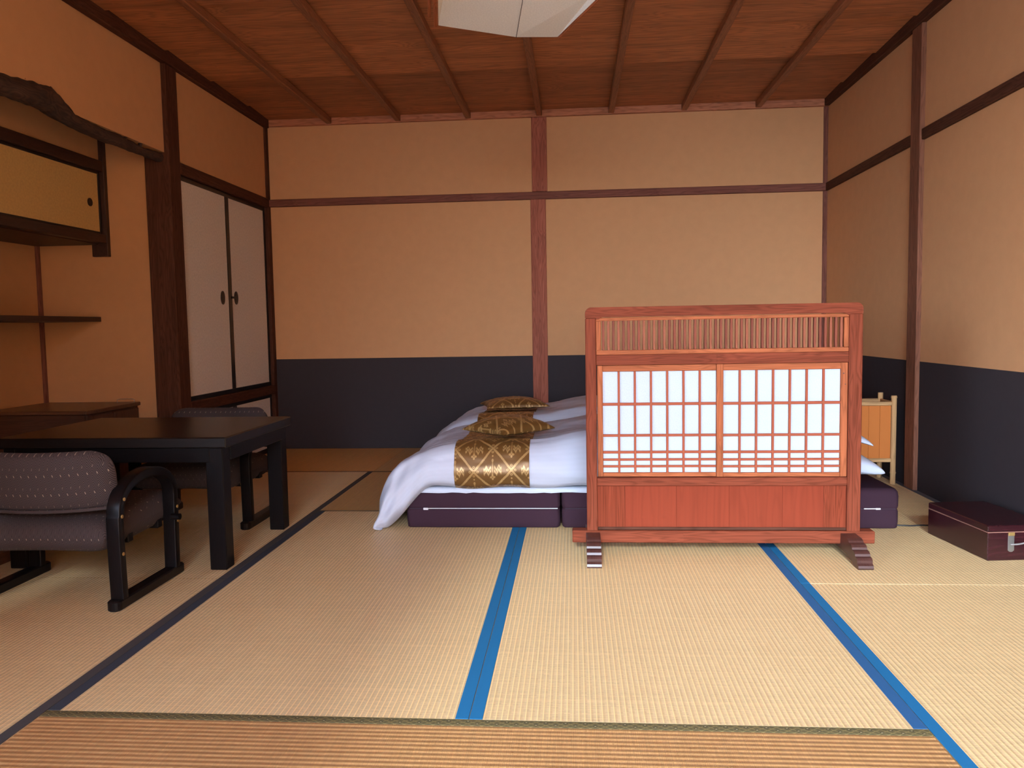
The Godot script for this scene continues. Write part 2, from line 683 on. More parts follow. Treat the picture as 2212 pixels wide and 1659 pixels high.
func pattern_strip(w: float, l: float) -> ArrayMesh:
	var p := []
	var uv := []
	var prof := [[0.0, -0.001], [0.02, 0.0013], [0.98, 0.0013], [1.0, -0.001]]
	for i in 2:
		var row := []
		var ur := []
		for q in prof:
			row.append(Vector3((0.5 - q[0]) * w, q[1], (i - 0.5) * l))
			ur.append(Vector2((i - 0.5) * l, 1.0 - q[0]))
		p.append(row)
		uv.append(ur)
	return grid(p, uv)

func build_floor():
	var f := setting("floor", "straw tatami mat floor with blue and charcoal cloth edgings", "floor")
	block("subfloor", Vector3(-1.95, -0.25, -0.2), Vector3(XR + 0.2, -0.056, ZR + 0.1), M.straw, f, 0.0)
	var za := 0.91
	var zb := 1.905
	var zc := 2.893
	var zn := 4.0 * WM
	var zf := 5.0 * WM
	# left column
	tatami(f, XL, 0.0, 0.0, za, true, M.tatami_cross_orange, M.edge_brown, M.edge_brown, 0.012)
	tatami(f, XL, 0.0, za, zc, false, M.tatami, null, M.edge_dark)
	tatami(f, XL, 0.0, zc, zf, false, M.tatami, null, M.edge_dark)
	# middle columns behind the bed
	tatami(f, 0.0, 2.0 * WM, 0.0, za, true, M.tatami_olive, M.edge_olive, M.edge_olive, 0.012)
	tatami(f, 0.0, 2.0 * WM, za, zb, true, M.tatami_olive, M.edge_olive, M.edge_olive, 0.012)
	tatami(f, 0.0, WM, zb, zn, false, M.tatami, M.edge_navy, M.edge_blue)
	tatami(f, WM, 2.0 * WM, zb, zn, false, M.tatami, M.edge_blue, M.edge_blue2)
	# right column
	tatami(f, 2.0 * WM, XR, 0.0, 1.0, false, M.tatami, M.edge_blue, M.edge_grey)
	tatami(f, 2.0 * WM, XR, 1.0, zc, false, M.tatami, M.edge_blue, M.edge_grey)
	tatami(f, 2.0 * WM, XR, zc, zf, false, M.tatami, M.edge_blue, M.edge_grey)
	# near row
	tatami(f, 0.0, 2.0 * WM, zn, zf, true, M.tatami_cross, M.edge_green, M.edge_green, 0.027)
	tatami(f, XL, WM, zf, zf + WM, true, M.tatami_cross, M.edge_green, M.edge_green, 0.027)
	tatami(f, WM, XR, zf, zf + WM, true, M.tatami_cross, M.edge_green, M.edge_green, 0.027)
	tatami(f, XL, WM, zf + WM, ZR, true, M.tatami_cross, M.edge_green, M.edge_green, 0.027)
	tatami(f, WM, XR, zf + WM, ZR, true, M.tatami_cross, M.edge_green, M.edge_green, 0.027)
	# board floor of the alcove
	block("alcove_board", Vector3(XB - 0.02, -0.056, ZS - 0.02), Vector3(XL, 0.04, 3.3), M.chest_top, f, 0.002, 2)

# ------------------------------------------------------------------ ceiling
func build_ceiling():
	var c := setting("ceiling", "brown wooden ceiling of wide overlapping boards with thin battens", "ceiling")
	block("roof_slab", Vector3(-1.95, YC + 0.03, -0.2), Vector3(XR + 0.2, YC + 0.2, ZR + 0.15), M.outer, c, 0.0)
	var z := -0.12
	var k := 0
	while z < ZR:
		var z1: float = minf(z + 0.52, ZR)
		# each board laps under the next one, so its far edge hangs lower and shades the board behind it
		var st := begin()
		var lo: float = maxf(z - 0.02, -0.02)
		var pts := [Vector2(lo, YC), Vector2(z1, YC + 0.015), Vector2(z1, YC + 0.023), Vector2(lo, YC + 0.008)]
		var off := Vector2(rng.randf() * 2.0, rng.randf() * 2.0)
		for e in [[0, 1, Vector3.DOWN], [1, 2, Vector3.BACK], [2, 3, Vector3.UP], [3, 0, Vector3.FORWARD]]:
			var a: Vector2 = pts[e[0]]
			var b: Vector2 = pts[e[1]]
			poly(st, [Vector3(XL - 0.02, a.y, a.x), Vector3(XR + 0.02, a.y, a.x), Vector3(XR + 0.02, b.y, b.x), Vector3(XL - 0.02, b.y, b.x)], e[2], 0, off)
		put("ceiling_board", done(st), M.ceiling_boards[(k * 3 + 1) % 4], c)
		z = z1
		k += 1
	for i in 8:
		var x := -0.467 + 0.481 * i - (0.0 if i < 6 else 0.0)
		if x > XR - 0.1:
			break
		block("batten", Vector3(x - 0.019, 2.248, 0.0), Vector3(x + 0.019, YC + 0.004, ZR), M.batten, c, 0.004, 2)
	var t := setting("trim_1", "reddish wooden cornice along the back wall top", "trim")
	block("cornice", Vector3(XL, YT, -0.01), Vector3(XR, YC + 0.02, 0.022), M.cornice, t, 0.003, 0)
	t = setting("trim_2", "dark wooden cornice along the top of the right wall", "trim")
	block("cornice", Vector3(XR - 0.03, YT, 0.02), Vector3(XR + 0.01, YC + 0.02, ZR), M.dark_post, t, 0.003, 2)
	t = setting("trim_3", "dark wooden cornice along the top of the left wall", "trim")
	block("cornice", Vector3(XL - 0.01, YT - 0.01, 0.02), Vector3(XL + 0.03, YC + 0.02, ZR), M.dark_post, t, 0.003, 2)

# ------------------------------------------------------------------ walls
func build_walls():
	var b := setting("wall_back", "tan plaster back wall with dark dado and brown posts", "wall")
	block("core", Vector3(-1.95, -0.1, -0.2), Vector3(XR + 0.2, YC + 0.1, -0.012), M.outer, b, 0.0)
	var py0 := 0.637
	var mr0 := 1.697
	var mr1 := 1.753
	for s in [[XL, 0.945], [0.99, XR]]:
		block("plaster_panel", Vector3(s[0], py0 - 0.02, -0.013), Vector3(s[1], mr0 + 0.02, 0.0), M.plaster, b, 0.0, 0)
		block("plaster_panel", Vector3(s[0], mr1 - 0.02, -0.013), Vector3(s[1], YT + 0.02, 0.0), M.plaster, b, 0.0, 0)
		block("dado", Vector3(s[0], -0.01, -0.013), Vector3(s[1], py0, 0.002), M.dado, b, 0.0006, 0)
	block("post", Vector3(0.908, 0, -0.015), Vector3(1.012, mr0 + 0.003, 0.014), M.post, b, 0.003)
	block("post", Vector3(0.921, mr1 - 0.003, -0.015), Vector3(1.024, YT, 0.014), M.post, b, 0.003)
	block("rail", Vector3(XL, mr0, -0.015), Vector3(XR, mr1 - 0.006, 0.024), M.rail, b, 0.003)
	block("corner_post", Vector3(XR - 0.028, 0, -0.01), Vector3(XR + 0.01, YT, 0.008), M.rail, b, 0.003)
	block("corner_post", Vector3(XL - 0.02, 0, -0.01), Vector3(XL + 0.012, YT, 0.05), M.dark_post, b, 0.003)

	var r := setting("wall_right", "tan plaster right wall with black dado and brown post", "wall")
	block("core", Vector3(XR + 0.012, -0.1, -0.2), Vector3(XR + 0.2, YC + 0.1, ZR + 0.15), M.outer, r, 0.0)
	for s in [[0.0, 1.42], [1.42, 3.35], [3.35, ZR]]:
		block("plaster_panel", Vector3(XR, py0 - 0.02, s[0]), Vector3(XR + 0.013, mr0 + 0.02, s[1]), M.plaster, r, 0.0, 2)
		block("plaster_panel", Vector3(XR, mr1 - 0.02, s[0]), Vector3(XR + 0.013, YT + 0.02, s[1]), M.plaster, r, 0.0, 2)
		block("dado", Vector3(XR - 0.002, -0.01, s[0]), Vector3(XR + 0.013, py0, s[1]), M.dado, r, 0.0006, 2)
	for z in [1.405, 3.33]:
		block("post", Vector3(XR - 0.022, 0, z - 0.055), Vector3(XR + 0.012, YT, z + 0.055), M.post_brown, r, 0.003)
	for s in [[0.02, 1.352], [1.462, 3.275], [3.385, ZR]]:
		block("rail", Vector3(XR - 0.016, mr0, s[0]), Vector3(XR + 0.012, mr1 - 0.004, s[1]), M.dark_post, r, 0.003)

	var l := setting("wall_left", "tan plaster left wall above closet doors and alcove with thick post", "wall")
	block("core", Vector3(-1.95, -0.1, -0.2), Vector3(XB - 0.012, YC + 0.1, 3.42), M.outer, l, 0.0)
	block("plaster_panel", Vector3(XL - 0.05, 1.73, 0.0), Vector3(XL, YT + 0.02, 1.30), M.plaster, l, 0.0, 2)
	block("plaster_panel", Vector3(XL - 0.06, 1.78, 1.35), Vector3(XL - 0.012, YT + 0.02, 3.3), M.plaster, l, 0.0, 2)
	# part of the left wall behind the camera, with a low window added to light the right wall
	var wz0 := 4.95
	var wz1 := 6.4
	var wy0 := 0.72
	var wy1 := 1.76
	for q in [[3.25, wz0, -0.25, YC + 0.1], [wz1, ZR + 0.1, -0.25, YC + 0.1], [wz0, wz1, -0.25, wy0], [wz0, wz1, wy1, YC + 0.1]]:
		block("plaster_panel", Vector3(XL - 0.10, q[2], q[0]), Vector3(XL, q[3], q[1]), M.plaster, l, 0.0, 2)
	block("dado", Vector3(XL - 0.05, -0.01, 3.32), Vector3(XL + 0.002, py0, ZR), M.dado, l, 0.0006, 2)
	var wn := setting("window_1", "low open window added unseen in the left wall to light the right wall", "window")
	for q in [[wz0 - 0.03, wz1 + 0.03, wy0 - 0.04, wy0], [wz0 - 0.03, wz1 + 0.03, wy1, wy1 + 0.04], [wz0 - 0.03, wz0, wy0, wy1], [wz1, wz1 + 0.03, wy0, wy1]]:
		block("added_window_frame", Vector3(XL - 0.11, q[2], q[0]), Vector3(XL + 0.012, q[3], q[1]), M.dark_post, wn, 0.003)
	block("post", Vector3(-1.045, 0, 1.268), Vector3(-0.908, YT, 1.392), M.dark_post, l, 0.006)
	block("post", Vector3(-1.045, 0, 3.2), Vector3(-0.908, YT, 3.32), M.dark_post, l, 0.006)
	block("rail", Vector3(XL - 0.04, 1.69, 0.04), Vector3(XL + 0.012, 1.752, 1.268), M.dark_post, l, 0.003)
	block("sill", Vector3(XL - 0.04, 0.398, 0.04), Vector3(XL + 0.012, 0.458, 1.268), M.dark_post, l, 0.003)

	var a := setting("wall_alcove", "dim tan plaster rear wall inside the alcove on the left", "wall")
	block("back_panel", Vector3(XB - 0.013, -0.05, ZS - 0.02), Vector3(XB, YC + 0.05, 3.35), M.alcove_plaster, a, 0.0, 2)
	a = setting("wall_alcove_side", "dim tan plaster side wall of the alcove next to the thick post", "wall")
	block("side_panel", Vector3(XB - 0.013, -0.05, ZS - 0.03), Vector3(-1.0, YC + 0.05, ZS), M.alcove_plaster, a, 0.0, 0)
	block("corner_strip", Vector3(XB - 0.005, 0.04, ZS - 0.005), Vector3(XB + 0.016, YC, ZS + 0.02), M.rail, a, 0.002)
	block("side_panel", Vector3(-1.95, -0.25, 3.30), Vector3(XL - 0.05, YC + 0.1, 3.42), M.outer, l, 0.0, 0)
	a = setting("wall_alcove_end", "plaster end wall of the alcove beside the table", "wall")
	block("side_panel", Vector3(XB - 0.013, -0.05, 3.26), Vector3(-1.0, YC + 0.05, 3.29), M.alcove_plaster, a, 0.0, 0)
	a = setting("ceiling_alcove", "low wooden ceiling inside the alcove", "ceiling")
	block("alcove_ceiling", Vector3(XB, YC - 0.03, ZS), Vector3(XL - 0.05, YC, 3.27), M.ceiling_boards[0], a, 0.0, 2)

	# rear wall with the wide opening to the garden, behind the camera
	var w := setting("wall_rear", "tan plaster rear wall with wide opening to the garden", "wall")
	var ox0 := 0.46
	var ox1 := 2.76
	var oh := 2.20
	block("plaster_panel", Vector3(XL - 0.1, -0.1, ZR), Vector3(ox0, YC + 0.1, ZR + 0.12), M.plaster, w, 0.0, 0)
	block("plaster_panel", Vector3(ox1, -0.1, ZR), Vector3(XR + 0.2, YC + 0.1, ZR + 0.12), M.plaster, w, 0.0, 0)
	block("plaster_panel", Vector3(ox0, oh, ZR), Vector3(ox1, YC + 0.1, ZR + 0.12), M.plaster, w, 0.0, 0)
	block("threshold", Vector3(ox0, -0.25, ZR), Vector3(ox1, 0.0, ZR + 0.12), M.dark_post, w, 0.002)
	block("post", Vector3(ox0 - 0.10, 0, ZR - 0.015), Vector3(ox0, YT, ZR + 0.13), M.dark_post, w, 0.003)
	block("post", Vector3(ox1, 0, ZR - 0.015), Vector3(ox1 + 0.10, YT, ZR + 0.13), M.dark_post, w, 0.003)
	block("lintel", Vector3(ox0, oh - 0.03, ZR - 0.015), Vector3(ox1, oh + 0.06, ZR + 0.13), M.dark_post, w, 0.003)

func build_outside():
	var g := setting("ground", "pale gravel garden ground outside the opening", "ground")
	block("gravel", Vector3(-30, -0.75, ZR + 0.12), Vector3(30, -0.45, 40), M.gravel, g, 0.0)
	block("gravel", Vector3(-30, -0.75, -10), Vector3(-1.95, -0.45, ZR + 0.12), M.gravel, g, 0.0)
	var v := setting("veranda", "narrow wooden veranda outside the opening", "veranda")
	for k in 6:
		var z := ZR + 0.13 + 0.15 * k
		block("plank", Vector3(XL - 0.1, -0.09, z), Vector3(XR + 0.2, -0.05, z + 0.146), M.veranda, v, 0.003, 0)
	var gw := setting("wall_sky_blocker", "tall unseen plaster wall added beside the opening to shade the alcove", "wall")  # added out of view to keep sky light from the right off the alcove
	block("plaster_panel", Vector3(3.10, -0.45, ZR + 0.2), Vector3(3.25, 2.9, ZR + 9.0), M.plaster, gw, 0.0)
	var e := setting("eaves", "wooden eaves over the veranda", "eaves")
	block("soffit", Vector3(-2.2, 2.28, ZR + 0.12), Vector3(XR + 0.6, 2.34, ZR + 0.4), M.batten, e, 0.0, 0)

# ------------------------------------------------------------------ closet in the left wall
func closet_door(called: String, label: String, z0: float, z1: float, y0: float, y1: float, x: float, pull_z: float, pull_y: float):
	var d := setting(called, label, "door")
	var fw := 0.028
	block("panel", Vector3(x - 0.018, y0 + fw, z0 + fw), Vector3(x - 0.004, y1 - fw, z1 - fw), M.fusuma, d, 0.0, 1)
	var fr := [[y0, y0 + fw, z0, z1], [y1 - fw, y1, z0, z1], [y0 + fw, y1 - fw, z0, z0 + fw], [y0 + fw, y1 - fw, z1 - fw, z1]]
	for q in fr:
		block("frame", Vector3(x - 0.022, q[0], q[2]), Vector3(x, q[1], q[3]), M.black, d, 0.002)
	if pull_z > 0.0:
		var h := put("pull", disc(0.036, 0.006), M.black, d, Vector3(x - 0.002, pull_y, pull_z), Vector3(0, 0, PI / 2))
		put("cup", disc(0.027, 0.006), M.iron, h, Vector3(0, -0.001, 0))
		h.scale = Vector3(1.15, 1.0, 0.72)

func build_closet():
	closet_door("door_1", "upper cream closet door next to the thick alcove post", 0.661, 1.266, 0.456, 1.692, XL - 0.008, 0.773, 1.045)
	closet_door("door_2", "upper cream closet door with small latch beside the room corner", 0.05, 0.660, 0.456, 1.692, XL - 0.012, 0.572, 1.05)
	closet_door("door_3", "low cream closet door below the sill, next to the thick post", 0.661, 1.266, 0.0, 0.40, XL - 0.008, -1.0, 0.0)
	closet_door("door_4", "low cream closet door below the sill, beside the room corner", 0.05, 0.660, 0.0, 0.40, XL - 0.012, -1.0, 0.0)
	var d: Node3D = get_node("door_2")
	block("latch", Vector3(XL - 0.014, 1.045, 0.585), Vector3(XL - 0.004, 1.058, 0.652), M.iron, d, 0.002)
	# back of the closet keeps the room closed
	var w := setting("wall_closet", "dark closet interior behind the cream doors", "wall")
	block("back_panel", Vector3(XL - 0.25, -0.05, -0.02), Vector3(XL - 0.20, 1.8, 1.29), M.dark_post, w, 0.0)
	block("floor_panel", Vector3(XL - 0.25, -0.05, -0.02), Vector3(XL - 0.0, -0.003, 1.30), M.dark_post, w, 0.0)

# ------------------------------------------------------------------ alcove
func build_alcove():
	# crooked log that carries the small wall over the alcove
	var path := []
	var rad := []
	var pts := [[1.30, 1.772, 0.024], [1.42, 1.752, 0.024], [1.55, 1.747, 0.022], [1.70, 1.752, 0.026], [1.78, 1.757, 0.030], [1.88, 1.752, 0.028], [2.0, 1.752, 0.029], [2.12, 1.762, 0.034], [2.20, 1.780, 0.042], [2.26, 1.796, 0.052], [2.30, 1.806, 0.052], [2.38, 1.802, 0.050], [2.46, 1.795, 0.046], [2.56, 1.788, 0.040], [2.7, 1.79, 0.040], [2.9, 1.785, 0.042], [3.24, 1.78, 0.045]]
	for i in pts.size() - 1:
		for s in 5:
			var t := s / 5.0
			var a: Array = pts[i]
			var b: Array = pts[i + 1]
			var z: float = lerpf(a[0], b[0], t)
			var k := smoothstep(0.0, 1.0, t)
			path.append(Vector3(-0.958 + 0.008 * noise.get_noise_2d(z * 3.0, 4.0), lerpf(a[1], b[1], k), z))
			rad.append(lerpf(a[2], b[2], k) + 0.006 * noise.get_noise_2d(z * 14.0, 9.0))
	var log_node := thing("log_lintel", "crooked barked log lying across the top of the alcove", "log")
	var lm := tube(path, rad, 14)
	put("log", lm, M.bark, log_node)
	for k in [[2.285, 0.045, 0.022], [1.735, 0.024, 0.012], [1.60, 0.02, 0.011], [2.44, 0.04, 0.014]]:
		var c := Vector3(-0.945, 1.76 + k[1], k[0])
		if k[0] > 2.1:
			c.y = 1.80 + k[1]
		put("knot", tube([c + Vector3(0, -0.03, 0), c, c + Vector3(0.003, 0.008, -0.006)], [k[2], k[2], k[2] * 0.6], 9), M.bark, log_node)

	# hanging cupboard
	var cup := thing("wall_cupboard", "hanging cupboard with golden paper sliding door in the alcove", "cupboard")
	var xf := -1.285
	block("post", Vector3(-1.357, 1.25, ZS), Vector3(-1.27, 1.90, ZS + 0.03), M.shelf, cup, 0.002)
	block("upper_rail", Vector3(-1.33, 1.69, ZS + 0.03), Vector3(xf + 0.012, 1.745, 3.26), M.shelf, cup, 0.002)
	block("lower_rail", Vector3(-1.33, 1.318, ZS + 0.03), Vector3(xf + 0.012, 1.362, 3.26), M.shelf, cup, 0.002)
	block("bottom", Vector3(XB, 1.314, ZS + 0.002), Vector3(-1.32, 1.334, 3.26), M.shelf, cup, 0.001, 2)
	block("top", Vector3(XB, 1.70, ZS + 0.002), Vector3(-1.32, 1.72, 3.26), M.shelf, cup, 0.001, 2)
	block("upper_wall", Vector3(-1.31, 1.74, ZS + 0.03), Vector3(-1.295, YC - 0.03, 3.26), M.alcove_plaster, cup, 0.0, 2)
	for q in [[ZS + 0.035, 2.33, 0.0, 1.485], [2.31, 3.25, -0.022, 3.15]]:
		var x: float = xf - 0.008 + q[2]
		var d := put("door", box(Vector3(0.012, 0.306, q[1] - q[0] - 0.03), 0.001, 2), M.gold_paper, cup, Vector3(x - 0.008, 1.526, (q[0] + q[1]) * 0.5))
		var hz: float = (q[1] - q[0]) * 0.5
		for e in [[Vector3(0.02, 0.014, hz * 2.0), Vector3(0, 0.157, 0)], [Vector3(0.02, 0.014, hz * 2.0), Vector3(0, -0.157, 0)], [Vector3(0.02, 0.328, 0.014), Vector3(0, 0, hz - 0.007)], [Vector3(0.02, 0.328, 0.014), Vector3(0, 0, -hz + 0.007)]]:
			put("frame", box(e[0], 0.001, 2), M.black, d, e[1])
		put("pull", disc(0.021, 0.006), M.black, d, Vector3(0.006, -0.006, q[3] - (q[0] + q[1]) * 0.5), Vector3(0, 0, PI / 2))

	var sh := block("wall_shelf", Vector3(XB, 0.905, ZS), Vector3(-1.345, 0.931, 2.6), M.shelf, self, 0.002, 2)
	tag(sh, "narrow dark wooden shelf on the alcove wall under the cupboard", "shelf")

	var ch := thing("low_chest", "low brown wooden chest standing in the alcove behind the table", "chest")
	block("body", Vector3(XB + 0.002, 0.04, ZS + 0.001), Vector3(-1.165, 0.452, 1.83), M.chest, ch, 0.003, 2)
	block("top", Vector3(XB + 0.002, 0.452, ZS + 0.001), Vector3(-1.148, 0.471, 1.845), M.chest_top, ch, 0.003, 0)
	for s in [[ZS + 0.012, 1.59], [1.605, 1.785]]:
		block("door", Vector3(-1.168, 0.07, s[0]), Vector3(-1.155, 0.44, s[1]), M.chest, ch, 0.002, 1)
	block("stile", Vector3(-1.17, 0.05, 1.79), Vector3(-1.152, 0.45, 1.832), M.shelf, ch, 0.002)
	put("handle", tube([Vector3(-1.25, 0.471, ZS + 0.05), Vector3(-1.25, 0.487, ZS + 0.05), Vector3(-1.24, 0.49, ZS + 0.05), Vector3(-1.165, 0.49, ZS + 0.05), Vector3(-1.155, 0.487, ZS + 0.05), Vector3(-1.155, 0.471, ZS + 0.05)], [0.0015, 0.0015, 0.0015, 0.0015, 0.0015, 0.0015], 8), M.steel, ch)

# ------------------------------------------------------------------ bed
func mattress(called: String, label: String, z0: float, z1: float):
	var t := thing(called, label, "mattress", Vector3(0.476, 0, z0), 0.0)
	var cuts := [0.0, 0.653, 1.334, 2.015]
	var h := 0.165
	for i in 3:
		var x0: float = cuts[i] + (0.002 if i else 0.0)
		var x1: float = cuts[i + 1] - (0.002 if i < 2 else 0.0)
		# rounded, slightly slack cover
		var rows := []
		var uv := []
		var n := 40
		var w := x1 - x0
		var d := z1 - z0
		var prof := [[0.0, 0.03], [0.0, 0.012], [0.006, 0.003], [0.03, 0.0], [0.07, 0.0], [0.079, 0.003], [0.082, 0.006], [0.085, 0.003], [0.095, 0.0], [0.135, 0.0], [0.152, 0.003], [0.162, 0.013], [0.165, 0.03]]
		for q in prof:
			var row := []
			var ur := []
			for k in n * 4 + 1:
				var side: int = (k / n) % 4
				var f: float = float(k % n) / n
				var ins: float = q[1]
				var c := 0.018
				var p := Vector2.ZERO
				match side:
					0: p = Vector2(lerpf(ins, w - ins, f), d - ins)
					1: p = Vector2(w - ins, lerpf(d - ins, ins, f))
					2: p = Vector2(lerpf(w - ins, ins, f), ins)
					3: p = Vector2(ins, lerpf(ins, d - ins, f))
				# round the corners
				var cx := clampf(p.x, c, w - c)
				var cz := clampf(p.y, c, d - c)
				var dd := p - Vector2(cx, cz)
				if absf(dd.x) > 0.0001 and absf(dd.y) > 0.0001:
					p = Vector2(cx, cz) + dd.normalized() * maxf(absf(dd.x), absf(dd.y))
				var wob := 0.0022 * noise.get_noise_3d((x0 + p.x) * 9.0, q[0] * 30.0, (z0 + p.y) * 9.0)
				var outw := (p - Vector2(w, d) * 0.5).normalized() * wob
				row.append(Vector3(x0 + p.x + outw.x, q[0], p.y + outw.y))
				ur.append(Vector2(float(k) / n * 0.7, q[0]))
			rows.append(row)
			uv.append(ur)
		for q in [0.165]:
			var row := []
			var ur := []
			for k in n * 4 + 1:
				row.append(Vector3((x0 + x1) * 0.5, q, d * 0.5))
				ur.append(Vector2(float(k) / n * 0.7, 0.6))
			rows.append(row)
			uv.append(ur)
		var seg := put("segment", grid(rows, uv, true), M.mattress, t)
		put("seam", box(Vector3(w - 0.03, 0.0025, 0.003), 0.0005), M.seam, seg, Vector3((x0 + x1) * 0.5, 0.082, d - 0.0045))
	# zip of the cover at its outer ends
	put("zip", box(Vector3(0.55, 0.0028, 0.004), 0.0006), M.zip, t, Vector3(0.365, 0.0832, z1 - z0 - 0.0025))
	put("zip", box(Vector3(0.05, 0.004, 0.005), 0.0006), M.zip, t, Vector3(1.90, 0.0832, z1 - z0 - 0.002))
	put("zip_pull", box(Vector3(0.022, 0.009, 0.006), 0.002), M.zip, t, Vector3(0.085, 0.082, z1 - z0 + 0.001))
	put("zip_pull", box(Vector3(0.02, 0.007, 0.006), 0.002), M.zip, t, Vector3(1.93, 0.083, z1 - z0 + 0.001))
	# white sheet over the top
	put("sheet", sheet_mesh(z1 - z0), M.sheet, t)

func sheet_mesh(d: float) -> ArrayMesh:
	var rows := []
	var uv := []
	var prof := [[d + 0.003, 0.150], [d + 0.006, 0.158], [d + 0.005, 0.168], [d - 0.01, 0.174], [d - 0.05, 0.176], [d * 0.5, 0.176], [0.05, 0.176], [0.0, 0.172], [-0.004, 0.150]]
	for i in prof.size():
		var row := []
		var ur := []
		for k in 61:
			var x := 0.05 + 1.78 * k / 60.0
			var y: float = prof[i][1] + (0.004 * noise.get_noise_2d(x * 9.0, 3.0) if i == 0 or i == prof.size() - 1 else 0.0)
			row.append(Vector3(x, y, prof[i][0]))
			ur.append(Vector2(x, prof[i][0]))
		rows.append(row)
		uv.append(ur)
	return grid(rows, uv)

# point of a quilt; s runs from the foot end to the head, t from the front hem to the back one
var prof_t := [[0.0, 0.014, 0.180], [0.05, 0.038, 0.198], [0.12, 0.056, 0.245], [0.19, 0.044, 0.30], [0.26, 0.005, 0.343], [0.34, -0.075, 0.358], [0.45, -0.21, 0.340], [0.60, -0.42, 0.336], [0.75, -0.64, 0.346], [0.87, -0.81, 0.338], [0.95, -0.905, 0.305], [1.0, -0.94, 0.245]]
var prof_s := [[0.0, 0.382, 0.012], [0.04, 0.358, 0.10], [0.09, 0.357, 0.22], [0.14, 0.368, 0.37], [0.19, 0.392, 0.54], [0.24, 0.43, 0.70], [0.30, 0.50, 0.85], [0.38, 0.61, 0.965], [0.46, 0.73, 1.0], [1.0, 1.95, 1.0]]

func table_at(tab: Array, k: float) -> Vector2:
	for i in tab.size() - 1:
		if k <= tab[i + 1][0] + 1e-6:
			# Catmull-Rom through the neighbours
			var p0: Array = tab[maxi(i - 1, 0)]
			var p1: Array = tab[i]
			var p2: Array = tab[i + 1]
			var p3: Array = tab[mini(i + 2, tab.size() - 1)]
			var f: float = (k - p1[0]) / (p2[0] - p1[0])
			var m1: Vector2 = Vector2(p2[1] - p0[1], p2[2] - p0[2]) * ((p2[0] - p1[0]) / maxf(p2[0] - p0[0], 1e-6))
			var m2: Vector2 = Vector2(p3[1] - p1[1], p3[2] - p1[2]) * ((p2[0] - p1[0]) / maxf(p3[0] - p1[0], 1e-6))
			var a := Vector2(p1[1], p1[2])
			var b := Vector2(p2[1], p2[2])
			var f2 := f * f
			var f3 := f2 * f
			return a * (2 * f3 - 3 * f2 + 1) + m1 * (f3 - 2 * f2 + f) + b * (-2 * f3 + 3 * f2) + m2 * (f3 - f2)
	return Vector2(tab[-1][1], tab[-1][2])

func quilt_point(s: float, t: float, zf: float, sd: float, lift: float) -> Vector3:
	var a := table_at(prof_s, s)
	var b := table_at(prof_t, t)
	var x := a.x
	var hem := smoothstep(0.37, 0.60, x)
	var k := lerpf(hem, a.y, smoothstep(0.0, 0.28, t))
	if t > 0.85:
		k = lerpf(k, minf(hem, a.y), smoothstep(0.85, 1.0, t) * 0.7)
	var y := b.y * k
	# a little fuller towards the head
	y *= 1.0 + 0.13 * smoothstep(0.98, 1.3, x) * smoothstep(0.1, 0.3, t) + lift
	var z := zf + b.x
	# folds
	var flat := smoothstep(0.05, 0.3, t) * smoothstep(0.35, 0.6, x)
	y += 0.011 * noise.get_noise_2d(x * 1.6 + sd, z * 6.0) * flat
	y += 0.005 * noise.get_noise_2d(x * 4.0 + sd, z * 16.0) * flat
	var near := 1.0 - smoothstep(0.45, 0.75, x)
	var hang := smoothstep(0.0, 0.35, a.y)
	x += near * 0.014 * sin(t * 26.0 + sd + 3.0 * a.y) * (1.0 - a.y * 0.8) * hang
	# creases of the hanging corner run up towards the bed
	var crease := sin((x * 0.9 - y * 1.1) * 62.0 + sd) + 0.6 * sin((x * 1.3 - y * 0.5) * 95.0 + 2.0 * sd)
	z += 0.007 * crease * (1.0 - smoothstep(0.42, 0.67, x)) * (1.0 - smoothstep(0.18, 0.4, t)) * hang
	y += 0.004 * crease * (1.0 - smoothstep(0.42, 0.66, x)) * smoothstep(0.2, 0.4, t) * hang
	z += 0.006 * noise.get_noise_2d(x * 6.0 + sd, t * 9.0) * (1.0 - smoothstep(0.2, 0.5, t))
	# hem of the front waves a little
	y += 0.006 * sin(x * 21.0 + sd) * (1.0 - smoothstep(0.0, 0.1, t)) * hem
	y = maxf(y, 0.004 + 0.012 * t)
	# lies on the mattress, never in it
	if x > 0.462 and z < zf + 0.010 and z > zf - 1.005:
		if z > zf - 0.03 and y < 0.17:
			z = zf + 0.010
		else:
			y = maxf(y, 0.184)
	return Vector3(x, y, z)

func quilt(zf: float, sd: float, lift: float) -> ArrayMesh:
	var rows := []
	var uv := []
	var ns := 110
	var nt := 90
	for i in ns + 1:
		var s := pow(float(i) / ns, 1.25)
		var row := []
		var ur := []
		# the cloth turns in under both hems
		for j in range(-3, nt + 4):
			var t := clampf(float(j) / nt, 0.0, 1.0)
			var p := quilt_point(s, t, zf, sd, lift)
			if j < 0:
				p += Vector3(0.0, 0.001 * j, 0.0025 * j)
			elif j > nt:
				p += Vector3(0.0, -0.002 * (j - nt), 0.010 * (j - nt))
			p.y = maxf(p.y, 0.002)
			row.append(p)
			ur.append(Vector2(p.x, float(j) / nt * 1.35))
		rows.append(row)
		uv.append(ur)
	return grid(rows, uv)

func s_of_x(x: float) -> float:
	var lo := 0.1
	var hi := 1.0
	for k in 40:
		var m := (lo + hi) * 0.5
		if table_at(prof_s, m).x < x:
			lo = m
		else:
			hi = m
	return (lo + hi) * 0.5

